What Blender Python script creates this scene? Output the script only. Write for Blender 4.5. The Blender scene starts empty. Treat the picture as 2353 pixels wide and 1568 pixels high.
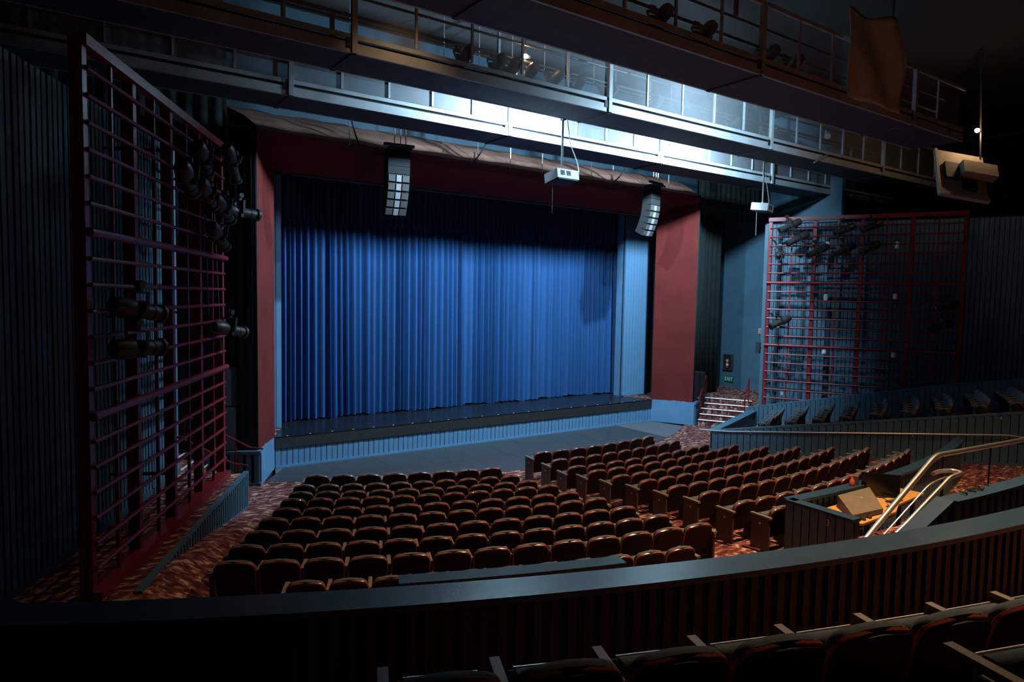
import bpy, math, random
from mathutils import Vector, Matrix, Quaternion
random.seed(7)
S = bpy.context.scene
COL = S.collection
PI = math.pi
rad = math.radians

# ------------------------------------------------------------------ camera
F_PX, PITCH, ROLL, YAW = 1568.98, 0.0638, 0.0181, 0.6107
CAM = Vector((-13.0121, -19.3995, 4.9443))
fw = Vector((math.sin(YAW)*math.cos(PITCH), math.cos(YAW)*math.cos(PITCH), -math.sin(PITCH)))
rt = Vector((math.cos(YAW), -math.sin(YAW), 0))
up = rt.cross(fw)
r2 = math.cos(ROLL)*rt + math.sin(ROLL)*up
u2 = -math.sin(ROLL)*rt + math.cos(ROLL)*up
cd = bpy.data.cameras.new('camera'); cam = bpy.data.objects.new('camera', cd); COL.objects.link(cam)
cd.sensor_width = 36.0; cd.lens = 36.0*F_PX/2353.0; cd.clip_start = 0.05; cd.clip_end = 200
cam.matrix_world = Matrix(((r2.x, u2.x, -fw.x, CAM.x), (r2.y, u2.y, -fw.y, CAM.y), (r2.z, u2.z, -fw.z, CAM.z), (0, 0, 0, 1)))
S.camera = cam

# ------------------------------------------------------------------ world and view
w = bpy.data.worlds.new('world'); S.world = w; w.use_nodes = True
w.node_tree.nodes['Background'].inputs[0].default_value = (0.35, 0.55, 0.75, 1)
w.node_tree.nodes['Background'].inputs[1].default_value = 0.0015
S.view_settings.view_transform = 'Standard'; S.view_settings.look = 'None'
S.view_settings.exposure = 0.0; S.view_settings.gamma = 1.0; S.view_settings.use_curve_mapping = False

# ------------------------------------------------------------------ lights of the room
LED = (0.50, 0.77, 1.0)
WARM = (1.0, 0.60, 0.32)
LED_SPOTS = [(-1.9, -4.98, 10.05), (4.4, -4.98, 10.05)]
LED_AIM = (0.03, 0.93, -0.36)
LED2_AIM = (0.0, 0.95, -0.31)
LED2_POS = (1.9, -8.85, 10.5)
def spot(name, loc, aim, power, color, angle=150, blend=0.5, r=0.12):
    l = bpy.data.lights.new(name, 'SPOT'); l.energy = power; l.color = color
    l.spot_size = rad(angle); l.spot_blend = blend; l.shadow_soft_size = r
    o = bpy.data.objects.new(name, l); COL.objects.link(o); o.location = loc
    o.rotation_euler = Vector(aim).to_track_quat('-Z', 'Y').to_euler(); return o
def point(name, loc, power, color, r=0.05):
    l = bpy.data.lights.new(name, 'POINT'); l.energy = power; l.color = color; l.shadow_soft_size = r
    o = bpy.data.objects.new(name, l); COL.objects.link(o); o.location = loc; return o
for p in LED_SPOTS: spot('led_flood_light', p, LED_AIM, 4700, LED, 170, 0.3, 0.10)
spot('led_flood_light', LED2_POS, LED2_AIM, 1700, LED, 150, 0.4, 0.10)
# warm house lamps in the ceiling (fixtures are built further down at these places)
HOUSE_LAMPS = [((-6.8, -7.7, 12.3), 520, 76), ((-2.0, -14.4, 12.6), 11500, 96), ((5.5, -15.6, 12.6), 1300, 84)]
for k, (p, e, c) in enumerate(HOUSE_LAMPS):
    spot('house_lamp_light', p, (0, 0, -1), e, WARM, c, 0.7, 0.12)

# ------------------------------------------------------------------ materials
def nodes(name):
    m = bpy.data.materials.new(name); m.use_nodes = True
    nt = m.node_tree; b = nt.nodes['Principled BSDF']; return m, nt, b
def lin(c): return tuple(c) + (1,)
def mat(name, color, rough=0.6, metal=0.0, var=0.15, scale=6.0, bump=0.0, bscale=60.0, sheen=0.0, spec=0.5, coat=0.0, stretch=None):
    m, nt, b = nodes(name); N = nt.nodes; L = nt.links
    tc = N.new('ShaderNodeTexCoord'); mp = N.new('ShaderNodeMapping'); L.new(tc.outputs['Object'], mp.inputs[0])
    if stretch: mp.inputs['Scale'].default_value = stretch
    nz = N.new('ShaderNodeTexNoise'); nz.inputs['Scale'].default_value = scale; nz.inputs['Detail'].default_value = 4
    L.new(mp.outputs[0], nz.inputs['Vector'])
    rp = N.new('ShaderNodeValToRGB'); L.new(nz.outputs['Fac'], rp.inputs[0])
    rp.color_ramp.elements[0].position = 0.3; rp.color_ramp.elements[1].position = 0.7
    rp.color_ramp.elements[0].color = lin([c*(1-var) for c in color]); rp.color_ramp.elements[1].color = lin([min(1, c*(1+var)) for c in color])
    L.new(rp.outputs[0], b.inputs['Base Color'])
    b.inputs['Roughness'].default_value = rough; b.inputs['Metallic'].default_value = metal
    b.inputs['Specular IOR Level'].default_value = spec; b.inputs['Coat Weight'].default_value = coat
    if sheen: b.inputs['Sheen Weight'].default_value = sheen; b.inputs['Sheen Roughness'].default_value = 0.4; b.inputs['Sheen Tint'].default_value = lin([min(1, c*3+0.1) for c in color])
    if bump:
        n2 = N.new('ShaderNodeTexNoise'); n2.inputs['Scale'].default_value = bscale; L.new(mp.outputs[0], n2.inputs['Vector'])
        bp = N.new('ShaderNodeBump'); bp.inputs['Strength'].default_value = bump; bp.inputs['Distance'].default_value = 0.01
        L.new(n2.outputs['Fac'], bp.inputs['Height']); L.new(bp.outputs[0], b.inputs['Normal'])
    return m
def emis(name, color, strength):
    m, nt, b = nodes(name); b.inputs['Base Color'].default_value = lin(color)
    b.inputs['Emission Color'].default_value = lin(color); b.inputs['Emission Strength'].default_value = strength; return m

M = {}
M['teal'] = mat('teal_paint', (0.054, 0.120, 0.170), 0.6, var=0.08, scale=3, bump=0.1, bscale=90)
M['teal_gloss'] = mat('teal_cap_paint', (0.020, 0.053, 0.095), 0.28, var=0.1, scale=5, bump=0.08, bscale=40)
M['blue'] = mat('blue_plank_paint', (0.115, 0.245, 0.40), 0.5, var=0.07, scale=2.5, bump=0.08, bscale=70)
M['tealdark'] = mat('dark_teal_paint', (0.045, 0.085, 0.105), 0.55, var=0.12, scale=4, bump=0.1)
M['tealshade'] = mat('shaded_slat_teal', (0.006, 0.010, 0.013), 0.6, var=0.15)  # slat teal darkened to stand for the unlit inner side of the parapet
M['gap'] = mat('black_backing', (0.008, 0.009, 0.010), 0.9, var=0.2)
M['red'] = mat('red_plaster', (0.125, 0.016, 0.013), 0.85, var=0.14, scale=1.3, bump=0.25, bscale=25, spec=0.2)
M['tan'] = mat('tan_header_top', (0.36, 0.175, 0.125), 0.85, var=0.25, scale=2.2, bump=0.3, bscale=12)  # tan tone given to the sloping header top
M['gridred'] = mat('red_steel_paint', (0.20, 0.012, 0.017), 0.38, var=0.15, scale=8)
M['black'] = mat('black_paint', (0.012, 0.012, 0.013), 0.6, var=0.2)
M['drape'] = mat('black_green_drape', (0.012, 0.022, 0.022), 0.85, var=0.2, scale=3, sheen=0.1)
M['stage'] = mat('black_stage_deck', (0.013, 0.014, 0.016), 0.32, var=0.3, scale=7, bump=0.05, bscale=20)
M['lip'] = mat('black_stage_lip', (0.022, 0.020, 0.020), 0.6, var=0.25, scale=9)
M['pit'] = mat('grey_pit_panel', (0.050, 0.050, 0.051), 0.42, var=0.14, scale=4, bump=0.05, bscale=30)
M['pitline'] = mat('pale_pit_joint', (0.12, 0.12, 0.125), 0.6, var=0.1)
M['curtain'] = mat('blue_velvet', (0.008, 0.068, 0.205), 0.8, var=0.12, scale=5, sheen=0.35, stretch=(1, 1, 0.1))
M['valance'] = mat('dark_blue_velvet', (0.007, 0.045, 0.16), 0.85, var=0.15, scale=5, sheen=0.3)
M['rim'] = mat('red_brown_wood_rim', (0.30, 0.065, 0.028), 0.30, var=0.2, scale=14, stretch=(1, 4, 4), coat=0.3)
M['shell'] = mat('dark_walnut_shell', (0.011, 0.006, 0.005), 0.55, var=0.3, scale=10, spec=0.18, stretch=(1, 1, 5))
M['fabric'] = mat('grey_blue_fabric', (0.068, 0.092, 0.115), 0.9, var=0.15, scale=30, bump=0.2, bscale=220)
M['arm'] = mat('worn_wood_arm', (0.16, 0.14, 0.115), 0.5, var=0.2, scale=12)
M['endp'] = mat('dark_wood_end_panel', (0.055, 0.036, 0.028), 0.5, var=0.25, scale=7, stretch=(1, 1, 4))
M['frame'] = mat('black_seat_frame', (0.015, 0.014, 0.014), 0.5, var=0.2)
M['steel'] = mat('brushed_steel', (0.78, 0.76, 0.74), 0.33, metal=1.0, var=0.05)
M['nosing'] = mat('aluminium_nosing', (0.72, 0.72, 0.72), 0.4, metal=0.4, var=0.05)
M['cat'] = mat('grey_catwalk_steel', (0.36, 0.40, 0.42), 0.42, var=0.12, scale=2.0, bump=0.05)
M['catunder'] = mat('dark_catwalk_deck', (0.055, 0.06, 0.075), 0.7, var=0.2, scale=3)
M['fixture'] = mat('black_fixture_metal', (0.035, 0.034, 0.032), 0.42, var=0.25, scale=12)
M['chrome'] = mat('bright_metal', (0.75, 0.75, 0.75), 0.25, metal=0.9, var=0.05)
M['grille'] = mat('grey_speaker_grille', (0.065, 0.065, 0.066), 0.5, var=0.2, scale=60)
M['horn'] = mat('pale_horn', (0.26, 0.26, 0.265), 0.5, var=0.05)
M['white'] = mat('white_plastic', (0.68, 0.68, 0.69), 0.4, var=0.04)
M['beige'] = mat('beige_board', (0.42, 0.40, 0.33), 0.6, var=0.1)
M['canvas'] = mat('tan_canvas', (0.50, 0.54, 0.48), 0.9, var=0.15, scale=3, bump=0.15, bscale=80)
M['table'] = mat('honey_wood_laminate', (0.50, 0.27, 0.075), 0.4, var=0.12, scale=5, stretch=(1, 8, 1))
M['cover'] = mat('olive_grey_cover', (0.115, 0.098, 0.068), 0.8, var=0.15, scale=9, bump=0.25, bscale=18)
M['screen'] = mat('black_screen', (0.006, 0.006, 0.007), 0.18, var=0.1)
M['brass'] = mat('pale_brass', (0.62, 0.55, 0.38), 0.45, metal=0.3, var=0.08)
M['orange'] = mat('orange_plastic', (0.55, 0.11, 0.04), 0.5, var=0.1)
M['ceil'] = mat('black_ceiling', (0.012, 0.012, 0.013), 0.9, var=0.2)
M['signred'] = mat('red_sign', (0.55, 0.04, 0.05), 0.5, var=0.03)
M['signgreen'] = mat('green_sign', (0.02, 0.13, 0.08), 0.5, var=0.03)
M['glow'] = emis('pale_green_luminous', (0.45, 0.62, 0.50), 0.12)
M['yellow'] = mat('yellow_tag', (0.65, 0.55, 0.10), 0.5, var=0.05)
M['bulb'] = emis('warm_bulb_glow', (1.0, 0.62, 0.34), 60.0)
M['whitebulb'] = mat('frosted_white_lamp', (0.75, 0.72, 0.66), 0.3, var=0.03)
M['led'] = emis('led_face', LED, 40.0)
M['lampglow'] = emis('house_lamp_glow', WARM, 4.0)

def carpet_mat():
    m, nt, b = nodes('burgundy_carpet'); N = nt.nodes; L = nt.links
    tc = N.new('ShaderNodeTexCoord'); mp = N.new('ShaderNodeMapping'); L.new(tc.outputs['Object'], mp.inputs[0])
    mp.inputs['Rotation'].default_value = (0, 0, -0.30); mp.inputs['Scale'].default_value = (3.4, 6.2, 3.4)
    nz = N.new('ShaderNodeTexNoise'); nz.inputs['Scale'].default_value = 1.5; nz.inputs['Detail'].default_value = 5; nz.inputs['Distortion'].default_value = 0.8
    L.new(mp.outputs[0], nz.inputs['Vector'])
    rp = N.new('ShaderNodeValToRGB'); L.new(nz.outputs['Fac'], rp.inputs[0]); cr = rp.color_ramp
    cr.elements[0].position = 0.36; cr.elements[0].color = (0.060, 0.018, 0.020, 1)
    e = cr.elements.new(0.50); e.color = (0.135, 0.040, 0.036, 1)
    e = cr.elements.new(0.57); e.color = (0.26, 0.11, 0.085, 1)
    cr.elements[-1].position = 0.64; cr.elements[-1].color = (0.52, 0.34, 0.26, 1)
    L.new(rp.outputs[0], b.inputs['Base Color']); b.inputs['Roughness'].default_value = 0.95; b.inputs['Specular IOR Level'].default_value = 0.1
    n2 = N.new('ShaderNodeTexNoise'); n2.inputs['Scale'].default_value = 300; L.new(tc.outputs['Object'], n2.inputs['Vector'])
    bp = N.new('ShaderNodeBump'); bp.inputs['Strength'].default_value = 0.3; bp.inputs['Distance'].default_value = 0.004
    L.new(n2.outputs['Fac'], bp.inputs['Height']); L.new(bp.outputs[0], b.inputs['Normal']); return m
M['carpet'] = carpet_mat()
def mesh_mat(name, lo, hi, al=1.0):
    m, nt, b = nodes(name); N = nt.nodes; L = nt.links
    b.inputs['Base Color'].default_value = (0.42*al, 0.45*al, 0.48*al, 1); b.inputs['Roughness'].default_value = 0.6
    t = N.new('ShaderNodeBsdfTransparent'); mx = N.new('ShaderNodeMixShader')
    tc = N.new('ShaderNodeTexCoord'); nz = N.new('ShaderNodeTexNoise'); nz.inputs['Scale'].default_value = 1.2; L.new(tc.outputs['Object'], nz.inputs['Vector'])
    mr = N.new('ShaderNodeMapRange'); mr.inputs[3].default_value = lo; mr.inputs[4].default_value = hi; L.new(nz.outputs['Fac'], mr.inputs[0])
    L.new(mr.outputs[0], mx.inputs[0]); L.new(t.outputs[0], mx.inputs[1]); L.new(b.outputs[0], mx.inputs[2])
    L.new(mx.outputs[0], N['Material Output'].inputs[0]); return m
M['mesh'] = mesh_mat('fine_wire_mesh', 0.09, 0.18)
M['mesh_dense'] = mesh_mat('dense_wire_mesh', 0.40, 0.55, 0.45)

# ------------------------------------------------------------------ helpers
class MB:
    def __init__(s): s.v = []; s.f = []
    def add(s, vs, fs):
        o = len(s.v); s.v += [tuple(v) for v in vs]; s.f += [tuple(i+o for i in f) for f in fs]; return s
    def box(s, c, d, rz=0.0, mtx=None):
        x, y, z = d[0]/2, d[1]/2, d[2]/2
        vs = [Vector((a*x, b*y, e*z)) for a in (-1, 1) for b in (-1, 1) for e in (-1, 1)]
        if mtx is not None: vs = [mtx @ v for v in vs]
        elif rz: vs = [Matrix.Rotation(rz, 3, 'Z') @ v for v in vs]
        vs = [v + Vector(c) for v in vs]
        return s.add(vs, [(0, 1, 3, 2), (4, 6, 7, 5), (0, 4, 5, 1), (2, 3, 7, 6), (0, 2, 6, 4), (1, 5, 7, 3)])
    def prism(s, poly, z0, z1):      # z0/z1 numbers or functions of (x, y)
        g = lambda z, p: z(*p) if callable(z) else z
        n = len(poly); b = [(p[0], p[1], g(z0, p)) for p in poly]; t = [(p[0], p[1], g(z1, p)) for p in poly]
        a = sum(poly[i][0]*poly[(i+1) % n][1]-poly[(i+1) % n][0]*poly[i][1] for i in range(n))
        fs = [tuple(range(n-1, -1, -1)), tuple(range(n, 2*n))] + [(i, (i+1) % n, n+(i+1) % n, n+i) for i in range(n)]
        if a < 0: fs = [tuple(reversed(f)) for f in fs]
        return s.add(b+t, fs)
    def tube(s, pts, r, n=8, cap=True):
        pts = [Vector(p) for p in pts]; rings = []; ref = None
        for i, p in enumerate(pts):
            d = (pts[min(i+1, len(pts)-1)]-pts[max(i-1, 0)]).normalized()
            if ref is None: ref = Vector((0, 0, 1)) if abs(d.z) < 0.9 else Vector((1, 0, 0))
            a = d.cross(ref).normalized(); b = d.cross(a).normalized(); ref = b.cross(d) if False else ref
            rr = r[i] if isinstance(r, (list, tuple)) else r
            rings.append([p + rr*(math.cos(2*PI*k/n)*a + math.sin(2*PI*k/n)*b) for k in range(n)])
        vs = [v for g in rings for v in g]; fs = []
        for i in range(len(pts)-1):
            for k in range(n): fs.append((i*n+k, i*n+(k+1) % n, (i+1)*n+(k+1) % n, (i+1)*n+k))
        if cap: fs.append(tuple(range(n))); fs.append(tuple((len(pts)-1)*n+k for k in range(n-1, -1, -1)))
        return s.add(vs, fs)
    def lathe(s, prof, axis='Z', n=16, c=(0, 0, 0)):   # prof: (radius, height)
        vs = []; fs = []
        for r, h in prof:
            for k in range(n):
                a = 2*PI*k/n; x, y = r*math.cos(a), r*math.sin(a)
                vs.append({'Z': (x, y, h), 'Y': (x, h, -y), 'X': (h, x, y)}[axis])
        vs = [(v[0]+c[0], v[1]+c[1], v[2]+c[2]) for v in vs]
        for i in range(len(prof)-1):
            for k in range(n): fs.append((i*n+k, i*n+(k+1) % n, (i+1)*n+(k+1) % n, (i+1)*n+k))
        fs.append(tuple(range(n-1, -1, -1))); fs.append(tuple((len(prof)-1)*n+k for k in range(n)))
        return s.add(vs, fs)
    def quad(s, *p): return s.add(p, [tuple(range(len(p)))])
    def mesh(s, name, m=None, smooth=False):
        me = bpy.data.meshes.new(name); me.from_pydata(s.v, [], s.f); me.update()
        if m: me.materials.append(M[m])
        if smooth:
            me.polygons.foreach_set('use_smooth', [True]*len(me.polygons))
            try: me.set_sharp_from_angle(angle=rad(40))
            except Exception: pass
        return me
    def build(s, name, m, parent=None, smooth=False):    # vertices given in world space; root has only a location
        if parent is not None:
            o = parent.location; s.v = [(v[0]-o.x, v[1]-o.y, v[2]-o.z) for v in s.v]
        ob = bpy.data.objects.new(name, s.mesh(name, m, smooth)); COL.objects.link(ob); ob.parent = parent; return ob
    def local(s, name, m, parent, smooth=False):
        ob = bpy.data.objects.new(name, s.mesh(name, m, smooth)); COL.objects.link(ob); ob.parent = parent; return ob
def inst(name, me, parent=None, loc=(0, 0, 0), rot=(0, 0, 0), scale=(1, 1, 1)):
    o = bpy.data.objects.new(name, me); COL.objects.link(o); o.parent = parent
    o.location = loc; o.rotation_euler = rot; o.scale = scale; return o
def tag(o, label=None, cat=None, group=None, kind=None):
    if label: o['label'] = label
    if cat: o['category'] = cat
    if group: o['group'] = group
    if kind: o['kind'] = kind
    return o
def root(name, loc, label=None, cat=None, group=None, kind=None, rot=(0, 0, 0)):
    o = bpy.data.objects.new(name, None); COL.objects.link(o); o.location = loc; o.rotation_euler = rot
    o.empty_display_size = 0.1
    return tag(o, label, cat, group, kind)
UNIT = {}
def unit(m):
    if m not in UNIT: UNIT[m] = MB().box((0, 0, 0), (1, 1, 1)).mesh('unit_'+m, m)
    return UNIT[m]
def copy_tree(o, parent=None):
    c = o.copy(); COL.objects.link(c); c.parent = parent
    for ch in o.children: copy_tree(ch, c)
    return c
YC = 10.3
def pol(R, th): a = rad(th); return (R*math.sin(a), YC-R*math.cos(a))
def zfl(x, y):
    R = math.hypot(x, y-YC); z = 0.07*max(0, R-16.6); th = math.degrees(math.atan2(x, YC-y))
    if th < -29:
        k = min(1, (-29-th)/2.2); k = k*k*(3-2*k); z = z*(1-k)+k*min(0.93, max(0, 0.06+0.148*(R-16.2)))
    return z
def text(name, s, size, loc, xdir, m, parent=None, depth=0.004):
    c = bpy.data.curves.new(name, 'FONT'); c.body = s; c.size = size; c.extrude = depth; c.align_x = 'CENTER'; c.align_y = 'CENTER'
    t = bpy.data.objects.new(name, c); COL.objects.link(t)
    bpy.context.view_layer.update()
    me = bpy.data.meshes.new_from_object(t.evaluated_get(bpy.context.evaluated_depsgraph_get())); me.materials.clear(); me.materials.append(M[m])
    COL.objects.unlink(t); bpy.data.objects.remove(t)
    X = Vector(xdir).normalized(); Z = Vector((0, 0, 1)); Nn = X.cross(Z)
    o = bpy.data.objects.new(name, me); COL.objects.link(o)
    p = Vector(loc) - (parent.location if parent else Vector((0, 0, 0)))
    o.parent = parent
    o.matrix_local = Matrix(((X.x, Z.x, Nn.x, p.x), (X.y, Z.y, Nn.y, p.y), (X.z, Z.z, Nn.z, p.z), (0, 0, 0, 1))); return o
ORD = ['first', 'second', 'third', 'fourth', 'fifth', 'sixth', 'seventh', 'eighth', 'ninth', 'tenth', 'eleventh', 'twelfth', 'thirteenth', 'fourteenth', 'fifteenth']

# ------------------------------------------------------------------ room shell
def arc_grid(R0, R1, t0, t1, nr, nt, zf):
    mb = MB(); vs = []; fs = []
    for i in range(nr+1):
        for j in range(nt+1):
            x, y = pol(R0+(R1-R0)*i/nr, t0+(t1-t0)*j/nt); vs.append((x, y, zf(x, y) if callable(zf) else zf))
    for i in range(nr):
        for j in range(nt):
            a = i*(nt+1)+j; fs.append((a, a+1, a+nt+2, a+nt+1)[::-1])
    return mb.add(vs, fs)
fl = arc_grid(14.15, 26.75, -40, 40, 30, 90, zfl).build('floor', 'carpet', smooth=True)
tag(fl, 'burgundy and tan patterned carpet on the sloping main floor', None, None, 'structure')
# slab under everything
sl = MB().box((0, -12, -0.2), (60, 60, 0.2)).build('floor_slab', 'gap'); tag(sl, 'dark slab below the hall', kind='structure')
# cross aisle and balcony steps
cb = MB()
for a, b, z in [(27.05, 28.62, 1.5), (28.62, 29.78, 2.38), (29.78, 30.85, 2.76), (30.85, 31.95, 3.12), (31.95, 38, 3.5)]:
    g = arc_grid(a, b, -42, 30, 2, 60, z); cb.add(g.v, g.f)
    g = MB(); vs = []; fs = []
    zlow = {1.5: 0.0, 2.38: 1.5, 2.76: 2.38, 3.12: 2.76, 3.5: 3.12}[z]
    for j in range(61):
        x, y = pol(a, -42+72*j/60); vs += [(x, y, zlow), (x, y, z)]
    for j in range(60): fs.append((2*j, 2*j+2, 2*j+3, 2*j+1)[::-1])
    cb.add(vs, fs)
tag(cb.build('floor_balcony', 'carpet'), 'carpeted stepped floor of the rear tier', kind='structure')
tag(MB().box((0, -11, 13.25), (50, 56, 0.2)).build('ceiling', 'ceil'), 'black ceiling high above the hall', kind='structure')
tag(MB().box((0, -28.5, 6.5), (60, 0.3, 13.6)).build('wall_rear', 'tealdark'), 'dark rear wall behind the upper seats', kind='structure')
tag(MB().box((0, 1.05, 11.4), (28.2, 0.25, 3.6)).build('wall_stage', 'teal'), 'teal painted wall above the stage opening', kind='structure')
for sg, nm in ((1, 'wall_stage_right'), (-1, 'wall_stage_left')):
    tag(MB().box((sg*11.2, 1.75, 4.8), (5.6, 0.2, 9.6)).build(nm, 'tealdark'), 'dark wall beside the '+('right' if sg > 0 else 'left')+' end of the stage', kind='structure')
tag(MB().box((0, 8.2, 6.5), (34, 0.2, 13)).build('wall_backstage', 'black'), 'black wall at the back of the stage house', kind='structure')

# side walls of upright planks (behind the red lighting frames)
GD = {1: Vector((2.75, -5.45, 0)).normalized(), -1: Vector((-2.75, -5.45, 0)).normalized()}
GN = {1: Vector((0.8928, 0.4505, 0)), -1: Vector((-0.8928, 0.4505, 0))}     # outward
GO = {1: Vector((9.69, -3.75, 0)), -1: Vector((-9.69, -3.75, 0))}
plank_me = {}
def side_wall(sg, name, label):
    o = GO[sg] + GN[sg]*1.06; d = GD[sg]; n = GN[sg]
    s0, s1 = -0.35, 20.0
    c = o + d*((s0+s1)/2) + n*0.10
    r = root(name, (o.x, o.y, 0.0), label, kind='structure')
    ang = math.atan2(d.y, d.x)
    MB().box((c.x, c.y, 4.35), (s1-s0, 0.1, 7.3), ang).build('backing', 'gap', r)
    pw = 0.145; nn = int((s1-s0)/pw)
    me = unit('teal')
    for k in range(nn):
        p = d*(s0+(k+0.5)*pw)
        inst('plank', me, r, (p.x, p.y, 4.4), (0, 0, ang), (pw-(0.018 if sg > 0 else 0.045), 0.045+0.006*((k*7) % 3), 7.1))
    MB().box((o.x+d.x*9.8-n.x*0.03, o.y+d.y*9.8-n.y*0.03, 0.96), (s1-s0, 0.03, 0.12), ang).build('baseboard', 'tealdark', r)
    return r
side_wall(1, 'wall_right', 'teal plank wall behind the right lighting frame')
side_wall(-1, 'wall_left', 'teal plank wall behind the left lighting frame')
for sg, nm in ((1, 'wall_alcove_right'), (-1, 'wall_alcove_left')):
    mb = MB().box((sg*13.95, -1.2, 6.5), (0.2, 5.8, 13))
    e = GO[sg]+GN[sg]*1.1-GD[sg]*0.3
    mb.prism([(e.x, e.y), (sg*14.0, e.y-0.9), (sg*14.0, e.y-1.1), (e.x+sg*0.05, e.y-0.2)], 0, 8.0)
    tag(mb.build(nm, 'teal'), ('right' if sg > 0 else 'left')+' teal alcove wall beside the stage', kind='structure')
for sg, nm in ((1, 'wall_outer_right'), (-1, 'wall_outer_left')):
    tag(MB().box((sg*25, -12, 6.5), (0.2, 42, 13)).build(nm, 'ceil'), 'dark outer wall on the '+('right' if sg > 0 else 'left'), kind='structure')

# raised side platforms
def platform(sg):
    P = [(9.95, -.77), (10.84, -2.41), (9.21, -3.7), (11.9, -9.19), (14.6, -14.6), (19.5, -14.6), (14.0, -3.0), (14.0, 1.6), (8.3, 1.6), (8.36, -1.42)]
    mb = MB().prism([(sg*x, y) for x, y in P], 0.0, 0.9)
    o = mb.build('floor_platform_'+('right' if sg > 0 else 'left'), 'carpet')
    tag(o, 'carpeted raised platform under the '+('right' if sg > 0 else 'left')+' lighting frame', kind='structure')
platform(1); platform(-1)

# ------------------------------------------------------------------ pit floor of square panels
def clip_circle(x0, x1, y0, y1):
    # polygon of the panel inside the arc R<14.15 and inside the flare walls
    pts = []; n = 10
    xs = [x0+(x1-x0)*i/n for i in range(n+1)]
    yl = lambda x: max(y0, YC-math.sqrt(max(0, 14.12**2-x*x)))
    bot = [(x, yl(x)) for x in xs if yl(x) < y1-0.01]
    if len(bot) < 2: return None
    return bot + [(bot[-1][0], y1), (bot[0][0], y1)]
pit = root('floor_pit', (0, -2, 0), 'grey panelled orchestra pit floor in front of the stage', kind='structure')
MB().prism([pol(14.14, t) for t in [-34+68*i/40 for i in range(41)]] + [(7.53, 0.0), (-7.53, 0.0)], -0.1, -0.004).build('joint_bed', 'pitline', pit)
for i in range(-5, 8):
    xa, xb = -3.393+1.2903*(i-1), -3.393+1.2903*i
    for ya, yb in ((-1.909, 0.0), (-3.9, -1.909)):
        x0, x1 = max(xa, -8.2)+0.006, min(xb, 8.2)-0.006
        if x1-x0 < 0.1: continue
        p = clip_circle(x0, x1, ya+0.006, yb-0.006)
        if p:
            if yb == 0.0: p = [(x, min(y, -0.004 if abs(x) < 7.5 else -(abs(x)-7.5)*2.0)) for x, y in p]
            MB().prism(p, -0.02, 0.0).build('panel', 'pit', pit)
MB().tube([pol(14.15, -34+68*i/40)+(0.004,) for i in range(41)], 0.006, 6).build('edge_trim', 'pit', pit)

# ------------------------------------------------------------------ stage
st = root('stage', (0, 0, 0), 'black stage platform with blue plank front', 'stage')
MB().prism([(-7.54, 0.0), (7.54, 0.0), (8.3, 1.6), (8.3, 8.0), (-8.3, 8.0), (-8.3, 1.6)], 0.0, 0.88).build('core', 'gap', st)
MB().prism([(-7.54, -0.06), (7.54, -0.06), (7.54, 0.1), (8.3, 1.6), (8.3, 8.0), (-8.3, 8.0), (-8.3, 1.6), (-7.54, 0.1)], 0.86, 0.90).build('deck', 'stage', st)
MB().box((0, -0.03, 0.72), (15.07, 0.06, 0.31)).build('lip', 'lip', st)
n = 91; pw = 15.06/n; me = unit('blue')
for k in range(n):
    inst('plank', me, st, (-7.53+pw*(k+0.5), 0.012+0.004*((k*5) % 3), 0.32), (0, 0, 0), (pw-0.02, 0.05, 0.52))
MB().box((0, -0.035, 0.03), (15.06, 0.04, 0.06)).build('baseboard', 'blue', st)
for k in range(23):
    MB().box((-7.2+14.4*k/22, -0.05, 0.905), (0.05, 0.03, 0.012)).build('edge_tape', 'nosing', st)
for sg in (1, -1):
    MB().prism([(sg*7.05, 1.08), (sg*8.28, 1.08), (sg*8.28, -1.30), (sg*7.98, -0.78), (sg*7.56, -0.02), (sg*7.3, 0.6)], 0.9, 0.915).build('carpet_patch', 'carpet', st)

# ------------------------------------------------------------------ proscenium arch
pr = root('proscenium_arch', (0, -0.7, 0), 'splayed red proscenium arch around the stage opening', 'arch')
A = [(7.54, -0.02, 8.30), (8.00, -0.78, 8.66), (8.36, -1.46, 9.02)]
for sg in (1, -1):
    for k, nm in ((0, 'inner_pillar_face'), (1, 'outer_pillar_face')):
        (x0, y0, z0), (x1, y1, z1) = A[k], A[k+1]
        mb = MB(); b = 0.05
        P = [(sg*x0, y0), (sg*x1, y1), (sg*(x1+b), y1+0.05), (sg*(x0+b), y0+0.05)]
        f = lambda x, y, a0=(sg*x0, z0), a1=(sg*x1, z1): z0+(z1-z0)*min(1, max(0, (abs(x)-abs(a0[0]))/(abs(a1[0])-abs(a0[0]))))
        mb.prism(P, 0.9, f).build(nm, 'red', pr)
    MB().prism([(sg*7.54, 0.0), (sg*8.32, -1.58), (sg*8.9, -1.28), (sg*8.3, 0.4)], 0.0, 0.9).build('pillar_base', 'blue', pr)
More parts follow.
